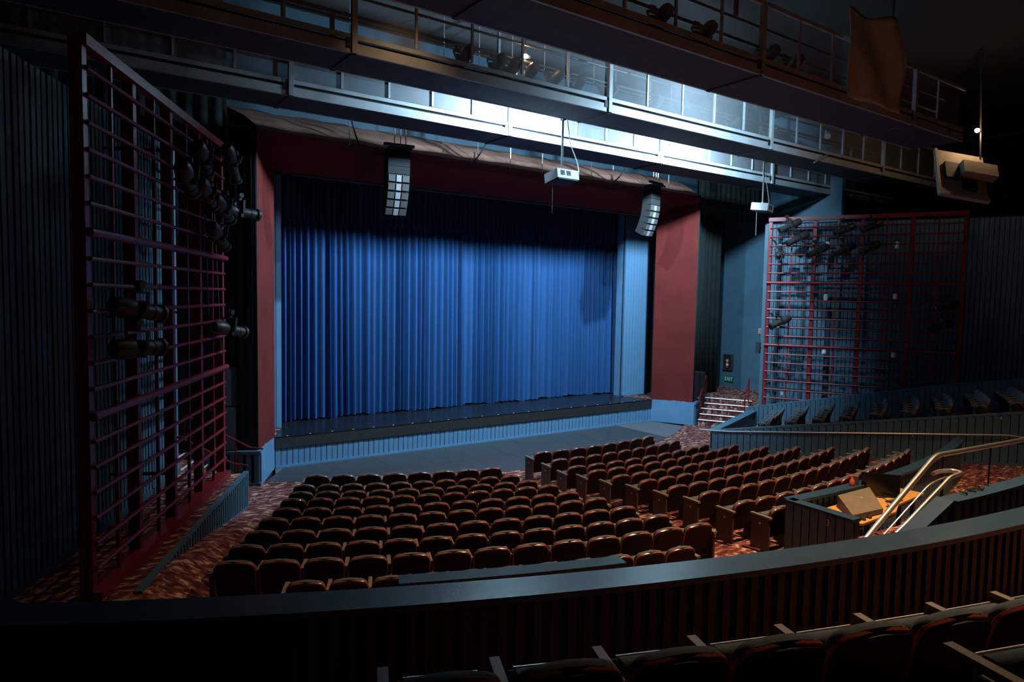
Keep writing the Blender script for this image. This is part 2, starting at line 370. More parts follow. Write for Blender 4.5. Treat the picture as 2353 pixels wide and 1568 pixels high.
# header: splayed soffit strips, tan sloping top
for k in (0, 1):
    (x0, y0, z0), (x1, y1, z1) = A[k], A[k+1]; h = 0.15
    vs = [(-x0, y0, z0), (x0, y0, z0), (x1, y1, z1), (-x1, y1, z1), (-x0, y0, z0+h), (x0, y0, z0+h), (x1, y1, z1+(0.0 if k else h)), (-x1, y1, z1+(0.0 if k else h))]
    MB().add(vs, [(0, 1, 2, 3), (7, 6, 5, 4), (0, 4, 5, 1), (1, 5, 6, 2), (2, 6, 7, 3), (3, 7, 4, 0)]).build('header_soffit', 'red', pr)
top = MB(); nx = 80; rows = [(-1.47, 9.03, 8.36), (-1.3, 9.16, 8.36), (-0.9, 9.40, 8.4), (-0.5, 9.60, 8.5), (0.0, 9.80, 8.6), (0.45, 9.95, 8.65), (0.92, 10.08, 8.7)]
vs = []
for y, z, hw in rows:
    for i in range(nx+1):
        x = -hw+2*hw*i/nx
        vs.append((x, y, z+(0.025*math.sin(x*2.3+y*3)+0.02*math.sin(x*5.1-y*4) if y > -1.4 else 0)))
fs = [(j*(nx+1)+i, j*(nx+1)+i+1, (j+1)*(nx+1)+i+1, (j+1)*(nx+1)+i) for j in range(len(rows)-1) for i in range(nx)]
top.add(vs, fs).build('header_top', 'tan', pr, True)
MB().box((0, 0.5, 8.62), (15.0, 0.9, 0.5)).build('header_back', 'black', pr)

# splayed dark fronts beside the pillars
for sg in (1, -1):
    side = 'right' if sg > 0 else 'left'
    pts = [(8.37, -1.49), (8.9, -1.0), (9.6, -0.55), (10.6, -0.12), (11.9, 0.2)]
    mb = MB(); path = []
    for i in range(len(pts)-1):
        for j in range(14):
            t = j/14; path.append((pts[i][0]+(pts[i+1][0]-pts[i][0])*t, pts[i][1]+(pts[i+1][1]-pts[i][1])*t))
    path.append(pts[-1]); vs = []; fs = []
    for i, (x, y) in enumerate(path):
        dy = 0.045*math.sin(i*1.35)
        for z in (0.93, 5.0, 9.05): vs.append((sg*x, y+dy, z))
    for i in range(len(path)-1):
        for k in range(2): fs.append((i*3+k, (i+1)*3+k, (i+1)*3+k+1, i*3+k+1))
    o = mb.add(vs, fs).build('masking_drape', 'drape', None, True)
    md = o.modifiers.new('thickness', 'SOLIDIFY'); md.thickness = 0.02
    tag(o, 'dark pleated masking drape beside the '+side+' red pillar', 'drape', 'masking drapes beside the pillars')

for sg in (1, -1):  # added black sheets hide the lit wall where the space should read dark
    side = 'right' if sg > 0 else 'left'
    vs = []; fs = []
    for k in range(61):
        x = 8.95+4.85*k/60; y = -0.95+0.05*math.sin(k*1.5)+0.15*k/60
        vs += [(sg*x, y, 8.35), (sg*x, y, 13.1)]
    for k in range(60): fs.append((2*k, 2*k+2, 2*k+3, 2*k+1))
    o = MB().add(vs, fs).build('added_dark_sheet', 'drape', None, True); o.modifiers.new('thickness', 'SOLIDIFY').thickness = 0.02
    tag(o, 'added black sheet darkening the space above the '+side+' alcove', 'drape', 'added black sheets above the alcoves')

# inner blue return panels
for sg in (1, -1):
    side = 'right' if sg > 0 else 'left'
    r = root('return_panel', (sg*7.75, 1.2, 0.9), 'pale blue plank panel between '+side+' pillar and stage curtain', 'panel', 'plank panels flanking the curtain')
    MB().box((sg*7.75, 1.24, 4.7), (1.5, 0.06, 7.6)).build('backing', 'gap', r)
    for k in range(8):
        inst('plank', unit('blue'), r, (sg*(-0.66+0.166*k), -0.05+0.004*(k % 3), 3.8), (0, 0, 0), (0.15, 0.05, 7.55))
    MB().box((sg*7.03, 1.42, 4.7), (0.05, 0.42, 7.6)).build('return_edge', 'blue', r)

# ------------------------------------------------------------------ curtains
def curtain(name, x0, x1, y, z0, z1, m, amp, seed, per, flare=0.0, label='', nz=7):
    rnd = random.Random(seed); xs = []; x = x0; fold = []
    while x < x1:
        wdt = per*rnd.uniform(0.6, 1.5); fold.append((x, min(x1, x+wdt), rnd.uniform(0.6, 1.25), rnd.uniform(-0.3, 0.3))); x += wdt
    prof = []
    for a, b, k, ph in fold:
        for i in range(8):
            t = i/8; prof.append((a+(b-a)*t, -amp*k*(math.sin(PI*t)**1.5) + 0.3*amp*math.sin((a+t)*1.7+ph)))
    prof.append((x1, 0)); vs = []; fs = []
    for j in range(nz+1):
        t = j/nz; z = z0+(z1-z0)*t; g = 1.0-0.35*t
        for i, (x, d) in enumerate(prof):
            wob = 0.03*(1-t)*math.sin(x*3.1+seed)+flare*(1-t)**3*math.sin(x*1.3+1)
            zz = z + (0.02*math.sin(x*4.0)+0.015*math.sin(x*9) if j == 0 else 0)
            vs.append((x+wob*0.8, y+d*g+wob, zz))
    n = len(prof)
    for j in range(nz):
        for i in range(n-1): fs.append((j*n+i, j*n+i+1, (j+1)*n+i+1, (j+1)*n+i))
    return MB().add(vs, fs)
for nm, a, b, sd, lb in (('stage_curtain', -7.75, -0.30, 3, 'left half of the royal blue velvet stage curtain'), ('stage_curtain', -0.28, 7.75, 8, 'right half of the royal blue velvet stage curtain')):
    r = root(nm, ((a+b)/2, 2.25, 0.9), lb, 'curtain', 'halves of the stage curtain')
    curtain('drapery', a, b, 2.25+(0.05 if sd == 8 else 0), 0.935, 8.2, 'curtain', 0.21, sd, 0.19, 0.05).build('drapery', 'curtain', r, True)
    MB().box(((a+b)/2, 2.25, 8.25), (b-a, 0.06, 0.12)).build('track', 'black', r)
va = root('valance', (0, 1.9, 7.2), 'dark blue velvet valance across the top of the curtain', 'valance')
curtain('drapery', -7.7, 7.7, 1.9, 7.2, 9.2, 'valance', 0.09, 21, 0.16, 0, nz=3).build('drapery', 'valance', va, True)
MB().tube([(-7.0, 0.2, 8.3), (7.0, 0.2, 8.3)], 0.03, 8).build('front_pipe', 'tealdark', va, True)

# ------------------------------------------------------------------ stairs to the platforms
ND = Vector((0.48, -0.88, 0)).normalized()
for sg in (1, -1):
    side = 'right' if sg > 0 else 'left'
    tops = [(9.95, -.77, .90), (9.52, -1.02, .74), (9.15, -1.25, .58), (8.77, -1.50, .42), (8.40, -1.74, .26)]
    r = root('steps', (sg*9.4, -2.0, 0), 'carpeted steps with bright nosings up to the '+side+' platform', 'steps', 'steps beside the stage')
    wid = 1.87
    if sg < 0: tops = [(9.95-(9.95-x)*0.55, -.77-(-.77-y)*0.55, z) for x, y, z in tops]
    for k, (x, y, z) in enumerate(tops):
        nx_, ny_, nz_ = tops[k-1] if k else (10.4, -0.5, .9)
        P = [(x, y), (x+ND.x*wid, y+ND.y*wid), (x+0.9+ND.x*wid, y+0.52+ND.y*wid), (x+0.9, y+0.52)]
        MB().prism([(sg*a, b) for a, b in P], 0.0, z-0.001-0.001*k).build('step', 'carpet', r)
        a = (sg*(x-0.015), y-0.01, z); b = (sg*(x+ND.x*wid-0.015), y+ND.y*wid-0.01, z)
        MB().tube([a, b], 0.022, 6).build('nosing', 'nosing', r)
    # slatted cheek between pillar base and steps
    a = Vector((8.34, -1.60, 0)); b = Vector((9.95, -0.80, 0)); L_ = (b-a).length; d = (b-a)/L_
    ang = math.atan2(d.y, d.x*sg)
    c = (a+b)/2
    MB().box((sg*(c.x+0.03), c.y+0.05, 0.44), (L_, 0.05, 0.86), ang).build('cheek_backing', 'gap', r)
    for k in range(9):
        p = a+d*(0.1+k*(L_-0.2)/8); inst('cheek_board', unit('teal'), r, (sg*p.x-sg*9.4, p.y+2.0, 0.44), (0, 0, ang), (0.12, 0.05, 0.74))
    MB().box((sg*c.x, c.y, 0.86), (L_, 0.09, 0.08), ang).build('cheek_cap', 'teal', r)
    MB().box((sg*c.x, c.y, 0.04), (L_, 0.09, 0.08), ang).build('cheek_kerb', 'teal', r)
    # red handrails
    for q, (x, y) in enumerate(((9.95, -0.80), (10.70, -2.35))):
        rr = root('stair_handrail', (sg*x, y, 0.9), 'red steel handrail on the '+('stage' if q == 0 else 'audience')+' side of the '+side+' steps', 'handrail', 'red stair handrails')
        e = (x-1.35, y-0.78)
        pts = [(sg*(x+0.03), y+0.02, 0.9), (sg*(x+0.03), y+0.02, 1.80), (sg*x, y, 1.84), (sg*e[0], e[1], 1.02), (sg*(e[0]-0.28), e[1]-0.16, 0.98)]
        MB().tube(pts, 0.024, 8).build('rail', 'gridred', rr, True)
        MB().tube([(sg*(e[0]+.3), e[1]+.17, 0.30), (sg*(e[0]+.3), e[1]+.17, 1.2)], 0.02, 8).build('post', 'gridred', rr, True)

# ------------------------------------------------------------------ red lighting frames
RAILZ = [8.03-0.3333*i for i in range(1, 7)] + [5.67-0.3325*i for i in range(1, 7)] + [3.33-0.333*i for i in range(1, 7)]
def light_frame(sg):
    side = 'right' if sg > 0 else 'left'
    o = GO[sg]; d = GD[sg]; n = GN[sg]; ang = math.atan2(d.y, d.x); Lg = 6.15
    mid = o+d*Lg/2
    r = root('lighting_frame', (mid.x, mid.y, 0.9), 'tall red steel pipe frame for stage lights on the '+side, 'frame', 'red lighting frames on the side walls')
    at = lambda t, z, off=0.0: (o.x+d.x*t+n.x*off, o.y+d.y*t+n.y*off, z)
    for k in range(9):
        t = Lg*k/8; big = k % 2 == 0
        wd, dp = (0.12, 0.16) if big else (0.05, 0.05)
        c = at(t, 4.5, 0.06 if big else 0.0)
        MB().box(c, (wd, dp, 7.1), ang).build('post' if big else 'thin_post', 'gridred', r)
    MB().box(at(Lg/2, 8.02), (Lg+0.13, 0.16, 0.14), ang).build('top_rail', 'gridred', r)
    MB().box(at(Lg/2, 0.97), (Lg+0.13, 0.26, 0.14), ang).build('bottom_rail', 'gridred', r)
    for z in (5.67, 3.33):
        MB().tube([at(-0.06, z, -0.06), at(Lg+0.06, z, -0.06)], 0.06, 10).build('heavy_rail', 'gridred', r, True)
    for z in RAILZ:
        MB().tube([at(0, z, -0.04), at(Lg, z, -0.04)], 0.03, 8).build('rail', 'gridred', r, True)
    for t in (0.03, 3.1):
        for z in (1.8, 4.5, 7.3):
            MB().box(at(t, z, 0.6), (0.05, 0.95, 0.05), ang).build('wall_bracket', 'gridred', r)
light_frame(1); light_frame(-1)

# ------------------------------------------------------------------ stage lights (ellipsoidal spots)
SPOT_ME = {}
def spot_meshes():
    f = SPOT_ME
    f['housing'] = MB().lathe([(0.02, -0.36), (0.085, -0.34), (0.115, -0.27), (0.12, -0.12), (0.105, -0.04), (0.095, 0.0)], 'Y', 14).mesh('housing', 'fixture', True)
    f['barrel'] = MB().lathe([(0.088, 0.0), (0.088, 0.20), (0.095, 0.20), (0.095, 0.24), (0.09, 0.24), (0.09, 0.33), (0.112, 0.335), (0.112, 0.38), (0.09, 0.38)], 'Y', 14).mesh('barrel', 'fixture', True)
    f['lens'] = MB().lathe([(0.085, 0.37), (0.07, 0.388), (0.03, 0.397), (0.005, 0.4)], 'Y', 14).mesh('lens', 'screen', True)
    f['gate'] = MB().box((0, -0.015, 0), (0.26, 0.05, 0.2)).mesh('gate', 'fixture')
    f['yoke'] = MB().box((-0.145, 0, 0.09), (0.012, 0.04, 0.22)).box((0.145, 0, 0.09), (0.012, 0.04, 0.22)).box((0, 0, 0.2), (0.30, 0.04, 0.012)).mesh('yoke', 'fixture')
    f['clamp'] = MB().box((0, 0, 0.24), (0.05, 0.05, 0.08)).tube([(-0.05, 0, 0.30), (0.05, 0, 0.30)], 0.045, 8).mesh('clamp', 'fixture')
spot_meshes()
def stage_light(loc, aim, label, group, sc=1.2):
    q = Vector(aim).to_track_quat('Y', 'Z')
    r = root('stage_light', loc, label, 'stage light', group, None, q.to_euler()); r.scale = (sc, sc, sc)
    for nm in ('housing', 'barrel', 'lens', 'gate', 'yoke', 'clamp'): inst(nm, SPOT_ME[nm], r)
    return r
GRP = 'stage lights clamped to the right frame'
for p, a, l in [((9.80, -4.50, 7.76), (-0.75, 0.45, -0.42), 'upper of two stage lights in the top stage-side corner of the right frame'),
    ((9.92, -4.75, 7.28), (-0.75, 0.45, -0.45), 'second stage light down in the stage-side column of the right frame'),
    ((9.62, -4.24, 6.69), (-0.85, -0.45, -0.2), 'round-faced stage light pointing at the camera on the right frame'),
    ((10.20, -5.39, 6.83), (-0.80, 0.35, -0.42), 'stage light beside the second heavy post of the right frame'),
    ((10.58, -6.14, 7.56), (-0.85, 0.25, -0.35), 'high stage light in the third column of the right frame'),
    ((10.60, -6.17, 6.86), (-0.85, 0.25, -0.42), 'lower stage light in the third column of the right frame'),
    ((10.96, -6.90, 7.64), (-0.85, 0.25, -0.35), 'high stage light past the middle post of the right frame'),
    ((10.95, -6.87, 6.89), (-0.85, 0.25, -0.4), 'lower stage light past the middle post of the right frame'),
    ((9.68, -4.34, 4.22), (-0.80, 0.35, -0.4), 'lone stage light halfway down the stage-side column of the right frame'),
    ((12.05, -8.95, 4.90), (-0.8, 0.4, -0.2), 'dim stage light at the dark end of the right frame'),
    ((12.0, -8.86, 4.27), (-0.8, 0.4, -0.2), 'lowest dim stage light at the dark end of the right frame')]:
    stage_light(p, a, l, GRP)
GRP = 'stage lights clamped to the left frame'
for p, a, l in [((-11.86, -8.75, 4.68), (0.75, 0.62, -0.15), 'long dusty stage light, upper of the pair near the camera on the left frame'),
    ((-11.87, -8.77, 4.15), (0.75, 0.65, -0.02), 'long dark stage light, lower of the pair near the camera on the left frame'),
    ((-10.50, -6.05, 7.32), (0.35, 0.85, -0.42), 'topmost long stage light near the upper rail of the left frame'),
    ((-10.88, -6.81, 6.83), (0.35, 0.85, -0.40), 'stage light at the upper middle of the left frame'),
    ((-10.40, -5.83, 6.74), (0.40, 0.85, -0.40), 'stage light below the topmost one on the left frame'),
    ((-10.08, -5.22, 6.03), (0.45, 0.80, -0.40), 'stage light with bright lens ring just above the heavy rail of the left frame'),
    ((-9.75, -4.56, 4.18), (0.80, 0.55, -0.18), 'small stage light sticking out past the stage end of the left frame'),
    ((-9.62, -4.32, 7.61), (0.35, 0.60, -0.72), 'stage light hanging beyond the top corner of the left frame'),
    ((-9.93, -4.93, 6.59), (0.50, 0.75, -0.40), 'stage light at the stage end of the left frame'),
    ((-9.31, -3.69, 6.69), (0.95, 0.30, -0.05), 'stage light pointing sideways beyond the left frame')]:
    stage_light(p, a, l, GRP)
# jar lamps behind the frames
for k, (p, l) in enumerate([((10.60, -5.50, 7.04), 'white jar lamp high in the second column of the right frame'), ((10.60, -5.52, 5.15), 'white jar lamp mid height in the second column of the right frame'), ((10.61, -5.55, 3.20), 'white jar lamp low in the second column of the right frame'),
    ((11.58, -7.47, 7.0), 'white jar lamp high in the far column of the right frame'), ((11.59, -7.50, 5.24), 'white jar lamp mid height in the far column of the right frame'), ((11.61, -7.53, 3.2), 'white jar lamp low in the far column of the right frame'),
    ((-11.74, -7.34, 6.6), 'white jar lamp high behind the left frame'), ((-11.77, -7.40, 5.08), 'white jar lamp mid height behind the left frame'), ((-11.76, -7.39, 3.31), 'white jar lamp low behind the left frame')]):
    r = root('jar_lamp', p, l, 'lamp', 'jar lamps behind the lighting frames')
    MB().lathe([(0.055, -0.12), (0.075, -0.10), (0.08, 0.05), (0.06, 0.11), (0.03, 0.14)], 'Z', 12).local('globe', 'whitebulb', r, True)
    MB().lathe([(0.05, 0.13), (0.05, 0.19), (0.03, 0.21)], 'Z', 10).local('socket', 'fixture', r, True)
    MB().tube([(0, 0, 0.2), (0, 0, 0.35)], 0.01, 6).local('stem', 'fixture', r)
# cables drooping on the frames
def swag(a, b, sag, n=10):
    a, b = Vector(a), Vector(b); return [a.lerp(b, i/n)-Vector((0, 0, sag*4*(i/n)*(1-i/n))) for i in range(n+1)]
for a, b, s, l in [((-11.0, -6.4, 7.0), (-10.2, -5.0, 6.2), 0.5, 'loose black cable between the upper stage lights of the left frame'), ((-10.3, -5.1, 7.6), (-10.2, -4.9, 4.5), 0.0, 'black cable hanging straight down the left frame'),
    ((-10.0, -4.4, 7.4), (-9.75, -3.9, 3.6), 0.2, 'black cable hanging at the stage end of the left frame'), ((10.45, -5.2, 7.9), (10.55, -5.3, 3.0), 0.0, 'thick black cable run down the second post of the right frame'),
    ((10.0, -4.2, 7.9), (10.5, -5.2, 7.2), 0.35, 'thin black cable looping under the top rail of the right frame'), ((9.85, -3.95, 3.1), (10.05, -4.3, 2.9), 0.5, 'coiled cable loop low on the right frame')]:
    tag(MB().tube(swag(a, b, s), 0.018, 6).build('cable', 'black', None, True), l, 'cable', 'cables on the lighting frames')

# ------------------------------------------------------------------ catwalks
def catwalk(name, yn, yf, z0, x0, B, label, H=1.45, xl=(-17, 19), mm='mesh'):
    r = root(name, (0, (yn+yf)/2, z0), label, 'catwalk', 'lighting catwalks above the hall')
    W_ = xl[1]-xl[0]; xc = (xl[0]+xl[1])/2
    MB().box((xc, (yn+yf)/2, z0+0.03), (W_, yf-yn-0.02, 0.05)).build('deck', 'catunder', r)
    MB().box((xc, yn, z0+0.10), (W_, 0.06, 0.20)).build('fascia', 'cat', r)
    MB().box((xc, yf, z0+0.03), (W_, 0.06, 0.06)).build('rear_fascia', 'cat', r)
    MB().box((xc, yn+0.05, z0+0.235), (W_, 0.02, 0.07)).build('shadow_gap', 'gap', r)
    MB().box((xc, yn, z0+0.315), (W_, 0.06, 0.09)).build('lower_rail', 'cat', r)
    MB().box((xc, yn, z0+H), (W_, 0.06, 0.08)).build('upper_rail', 'cat', r)
    for h in (0.6, 1.1): MB().tube([(xl[0], yf, z0+h), (xl[1], yf, z0+h)], 0.025, 8).build('rear_rail', 'fixture', r)
    for y, h, rr in (((yn+yf)/2+0.1, 1.0, 0.035), ((yn+yf)/2-0.15, 1.28, 0.03)):
        MB().tube([(xl[0], y, z0+h), (xl[1], y, z0+h)], rr, 8).build('pipe', 'fixture', r)
    pan = {}
    for k in range(-3, 3):
        xp = x0+B*k
        if xl[0] < xp < xl[1]:
            MB().box((xp, yn-0.015, z0+H/2), (0.11, 0.10, H)).build('post', 'cat', r)
            MB().box((xp-0.12, yn-0.02, z0+0.19), (0.10, 0.05, 0.17)).build('junction_box', 'black', r)
            MB().box((xp, yf, z0+0.6), (0.08, 0.08, 1.2)).build('rear_post', 'fixture', r)
            MB().box((xp, (yn+yf)/2, z0-0.01), (0.10, yf-yn, 0.03)).build('deck_rib', 'catunder', r)
            MB().box((xp, (yn+yf)/2, z0+(13.1-z0)/2+0.7), (0.07, 0.07, 13.1-z0-1.4)).build('hanger', 'fixture', r)
        for q in range(5):
            xa, xb = xp+B*q/5, xp+B*(q+1)/5
            if xa < xl[0] or xb > xl[1]: continue
            if q: MB().box((xa, yn, z0+0.37+(H-0.37)/2), (0.05, 0.045, H-0.39)).build('mullion', 'cat', r)
            MB().box(((xa+xb)/2, yn+0.01, z0+0.38+(H-0.42)/2), (xb-xa-0.06, 0.006, H-0.42)).build('mesh_panel', mm, r)
    return r
catwalk('catwalk', -3.60, -2.42, 9.39, -2.17, 6.0, 'front catwalk nearest the stage, brightly lit pale blue', mm='mesh_dense')
catwalk('catwalk', -6.42, -5.24, 9.62, -1.09, 6.72, 'middle catwalk with warm bulb and stage lights behind mesh')
catwalk('catwalk', -10.46, -9.10, 9.62, -0.60, 6.5, 'rear catwalk nearest the camera, mostly in the dark', xl=(-17, 8.8))
GRP = 'stage lights hanging on the middle catwalk'
for k, (x, a) in enumerate([(-5.2, 0), (-4.35, 1), (-3.95, 1), (-3.45, 1), (-2.75, 0), (-2.05, 1), (-1.05, 0), (0.55, 0), (1.6, 0), (3.9, 1), (5.6, 0)]):
    stage_light((x*1.05+0.5, -5.75, 10.27), (0.1, 0.9, -0.42) if a else (-0.1, 0.85, -0.5), ORD[k]+' stage light from the left on the middle catwalk', GRP)
GRP = 'stage lights hanging on the rear catwalk'
for k, x in enumerate((-3.4, -2.1, 0.05, 1.0)):
    stage_light((x+0.5, -9.7, 10.37), (0.1, 0.9, -0.4), ORD[k]+' stage light from the left on the rear catwalk', GRP)
# LED floods on the stage sides of the middle and rear catwalks
for pos, aim, lb in ((LED_SPOTS[0], LED_AIM, 'bright white work flood light at left on the stage side of the middle catwalk'), (LED_SPOTS[1], LED_AIM, 'bright white work flood light at right on the stage side of the middle catwalk'), (LED2_POS, LED2_AIM, 'bright white work flood light on the stage side of the rear catwalk')):
    av = Vector(aim).normalized(); q = av.to_track_quat('Y', 'Z'); p = Vector(pos)-av*0.05
    r = root('flood_light', p, lb, 'flood light', 'work flood lights on the catwalks', None, q.to_euler())
    MB().box((0, -0.05, 0), (0.42, 0.10, 0.32)).local('housing', 'fixture', r)
    MB().box((0, 0.004, 0), (0.36, 0.008, 0.26)).local('led_face', 'led', r)
    for k in range(6): MB().box((-0.17+0.068*k, -0.12, 0), (0.012, 0.05, 0.28)).local('cooling_fin', 'fixture', r)
    MB().box((-0.23, -0.05, 0.06), (0.015, 0.04, 0.26)).box((0.23, -0.05, 0.06), (0.015, 0.04, 0.26)).box((0, -0.05, 0.19), (0.475, 0.04, 0.015)).local('bracket', 'fixture', r)
# ceiling house lamps
for k, (p, e, c_) in enumerate(HOUSE_LAMPS):
    r = root('house_lamp', (p[0], p[1], p[2]+0.02), ['left', 'centre', 'right'][k]+' warm can lamp under the black ceiling', 'ceiling lamp', 'warm house lamps')
    MB().lathe([(0.16, 0.0), (0.17, 0.02), (0.17, 0.32), (0.10, 0.38), (0.03, 0.52)], 'Z', 16).local('can', 'fixture', r, True)
    MB().lathe([(0.14, -0.004), (0.14, -0.001)], 'Z', 16).local('glowing_face', 'lampglow', r)
# warm bulb on the middle catwalk
r = root('work_bulb', (-3.25, -5.8, 10.71), 'glowing warm work bulb on the middle catwalk', 'bulb')
MB().lathe([(0.01, -0.05), (0.05, -0.03), (0.055, 0.02), (0.03, 0.06), (0.02, 0.08)], 'X', 12).local('glass', 'bulb', r, True)
MB().tube([(0, 0, 0.03), (0, 0, 0.45)], 0.015, 6).local('stem', 'fixture', r)
MB().box((0.1, 0, 0.0), (0.06, 0.06, 0.06)).local('socket', 'fixture', r)
point('work_bulb_light', (-3.25, -5.95, 10.63), 22, WARM, 0.04)

# tilted flat panel hung on a pole with a bulb, far right
r = root('hanging_display', (11.2, -9.35, 8.4), 'beige back of a tilted flat panel hanging on a pole at far right', 'display')
ax = Vector((0.914, -0.716, -0.20)).normalized(); tilt = Vector((-0.494, -0.355, -1.0)).normalized(); nn = tilt.cross(ax).normalized(); tilt = ax.cross(nn).normalized()
R3 = Matrix((ax, nn, -tilt)).transposed(); c = Vector((11.05, -9.55, 9.02))
def pb(off, d, nm, m): MB().box(c+R3 @ Vector(off), d, mtx=R3).build(nm, m, r)
sgn = 1 if nn.y < 0 else -1
pb((0, 0, 0), (1.55, 0.06, 1.85), 'screen_back', 'beige'); pb((0, 0.06*sgn, -0.86), (1.55, 0.10, 0.14), 'lower_ledge', 'beige'); pb((-0.74, 0.05*sgn, 0.0), (0.08, 0.08, 1.85), 'side_ledge', 'beige')
pb((0.42, 0.22*sgn, 0.12), (1.05, 0.30, 0.46), 'projector_box', 'beige'); pb((-0.30, 0.1*sgn, 0.06), (0.5, 0.12, 0.62), 'mount_plate', 'black'); pb((0.18, 0.1*sgn, -0.42), (0.42, 0.10, 0.34), 'cable_tray', 'black')
MB().tube([(11.95, -9.75, 9.2), (11.9, -9.7, 10.75), (11.9, -9.6, 13.1)], 0.03, 8).build('pole', 'fixture', r, True)
r = root('work_bulb', (11.62, -9.72, 10.5), 'glowing warm work bulb above the hanging panel', 'bulb')
MB().lathe([(0.01, -0.06), (0.06, -0.04), (0.07, 0.02), (0.04, 0.08), (0.02, 0.1)], 'X', 12).local('glass', 'bulb', r, True)
MB().box((0.15, 0, 0), (0.12, 0.06, 0.06)).local('socket', 'fixture', r)
point('work_bulb_light', (11.55, -9.9, 10.42), 36, WARM, 0.05)

# canvas sheet on the rear catwalk
mb = MB(); vs = []; fs = []; nx_, nz_ = 24, 20
for j in range(nz_+1):
    for i in range(nx_+1):
        u, v = i/nx_, j/nz_
        x = 2.5+2.46*u; z = 9.74+2.06*v
        z -= 0.10*math.sin(PI*u*2)*v*v
        y = -10.58+0.05*math.sin(3.2*u*PI+4*v)+0.04*math.sin(7*v+2*u*PI)-0.10*abs(u-0.5)*math.sin(5*(u+v))
        vs.append((x, y, z))
for j in range(nz_):
    for i in range(nx_): a = j*(nx_+1)+i; fs.append((a, a+1, a+nx_+2, a+nx_+1))
o = mb.add(vs, fs).build('canvas_sheet', 'canvas', None, True); o.modifiers.new('t', 'SOLIDIFY').thickness = 0.01
tag(o, 'creased tan canvas sheet tied to the rear catwalk', 'canvas')
# beige boards stand in for warm lit wall patches inside the rear catwalk
for k, (x, wd) in enumerate([(-4.2, 1.0), (-2.9, 0.9), (-1.6, 0.8), (-0.7, 0.6)]):
    tag(MB().box((x, -9.25, 10.22), (wd, 0.03, 0.45)).build('lit_patch_board', 'beige'), ORD[k]+' beige board from the left standing in for a lit wall patch', 'board', 'boards standing in for lit wall patches')

# duct at the right over the alcove
r = root('air_duct', (17.5, -1.5, 9.9), 'teal air duct box high on the right beyond the catwalk', 'duct')
MB().box((18.5, -1.2, 9.85), (7.0, 1.0, 0.55), 0.0).build('duct', 'teal', r); MB().box((15.0, -1.2, 9.7), (0.12, 1.1, 0.75)).build('flange', 'teal', r)
for dx in (15.6, 18.5, 21.4): MB().tube([(dx, -1.2, 10.1), (dx, -1.2, 13.15)], 0.02, 6).build('hanger', 'fixture', r)

# hanging white projectors
def hang_box(x, y, z, label, rz, tilt, ztop, cabx):
    r = root('hanging_projector', (x, y, z), label, 'projector', 'white projectors on poles')
    m3 = (Matrix.Rotation(rz, 3, 'Z') @ Matrix.Rotation(tilt, 3, 'X'))
    B_ = lambda off, d, nm, m: MB().box(Vector((x, y, z))+m3 @ Vector(off), d, mtx=m3).build(nm, m, r)
    B_((0, 0, 0), (0.72, 0.55, 0.24), 'case', 'white'); B_((0, -0.02, -0.135), (0.66, 0.50, 0.04), 'base_tray', 'black')
    B_((-0.18, -0.28, 0.02), (0.12, 0.02, 0.12), 'socket_plate', 'grille'); B_((0.02, -0.28, 0.02), (0.12, 0.02, 0.12), 'socket_plate', 'grille')
    B_((-0.18, -0.285, 0.02), (0.05, 0.02, 0.05), 'socket', 'black'); B_((0.02, -0.285, 0.02), (0.05, 0.02, 0.05), 'socket', 'black')
    MB().tube([(x, y, z+0.1), (x, y, ztop)], 0.03, 8).build('pole', 'chrome', r, True)
    MB().box((x, y-0.02, ztop-0.02), (0.1, 0.12, 0.08)).build('clamp', 'fixture', r)
    MB().lathe([(0.07, 0.10), (0.05, 0.17), (0.03, 0.18)], 'Z', 10, (x, y, z)).build('pole_foot', 'chrome', r, True)
    MB().tube([(x+cabx*0.15, y, ztop), (x+cabx*0.25, y-0.02, z+0.9), (x+cabx*0.5, y-0.03, z+0.45), (x+cabx*0.55, y-0.05, z+0.2), (x+cabx*0.4, y-0.05, z+0.1)], 0.012, 6).build('cable', 'white' if cabx > 0.8 else 'beige', r, True)
    MB().tube([(x-0.3, y, z-0.1), (x-0.3, y, z-0.95)], 0.006, 5).build('pull_cord', 'nosing', r)
hang_box(-1.55, -5.17, 8.13, 'white projector on a long pole in front of the curtain centre', 0.0, -0.18, 9.66, 1.0)
hang_box(7.12, -5.17, 8.11, 'white projector on a pole above the right lighting frame', 0.35, 0.12, 9.66, 0.5)

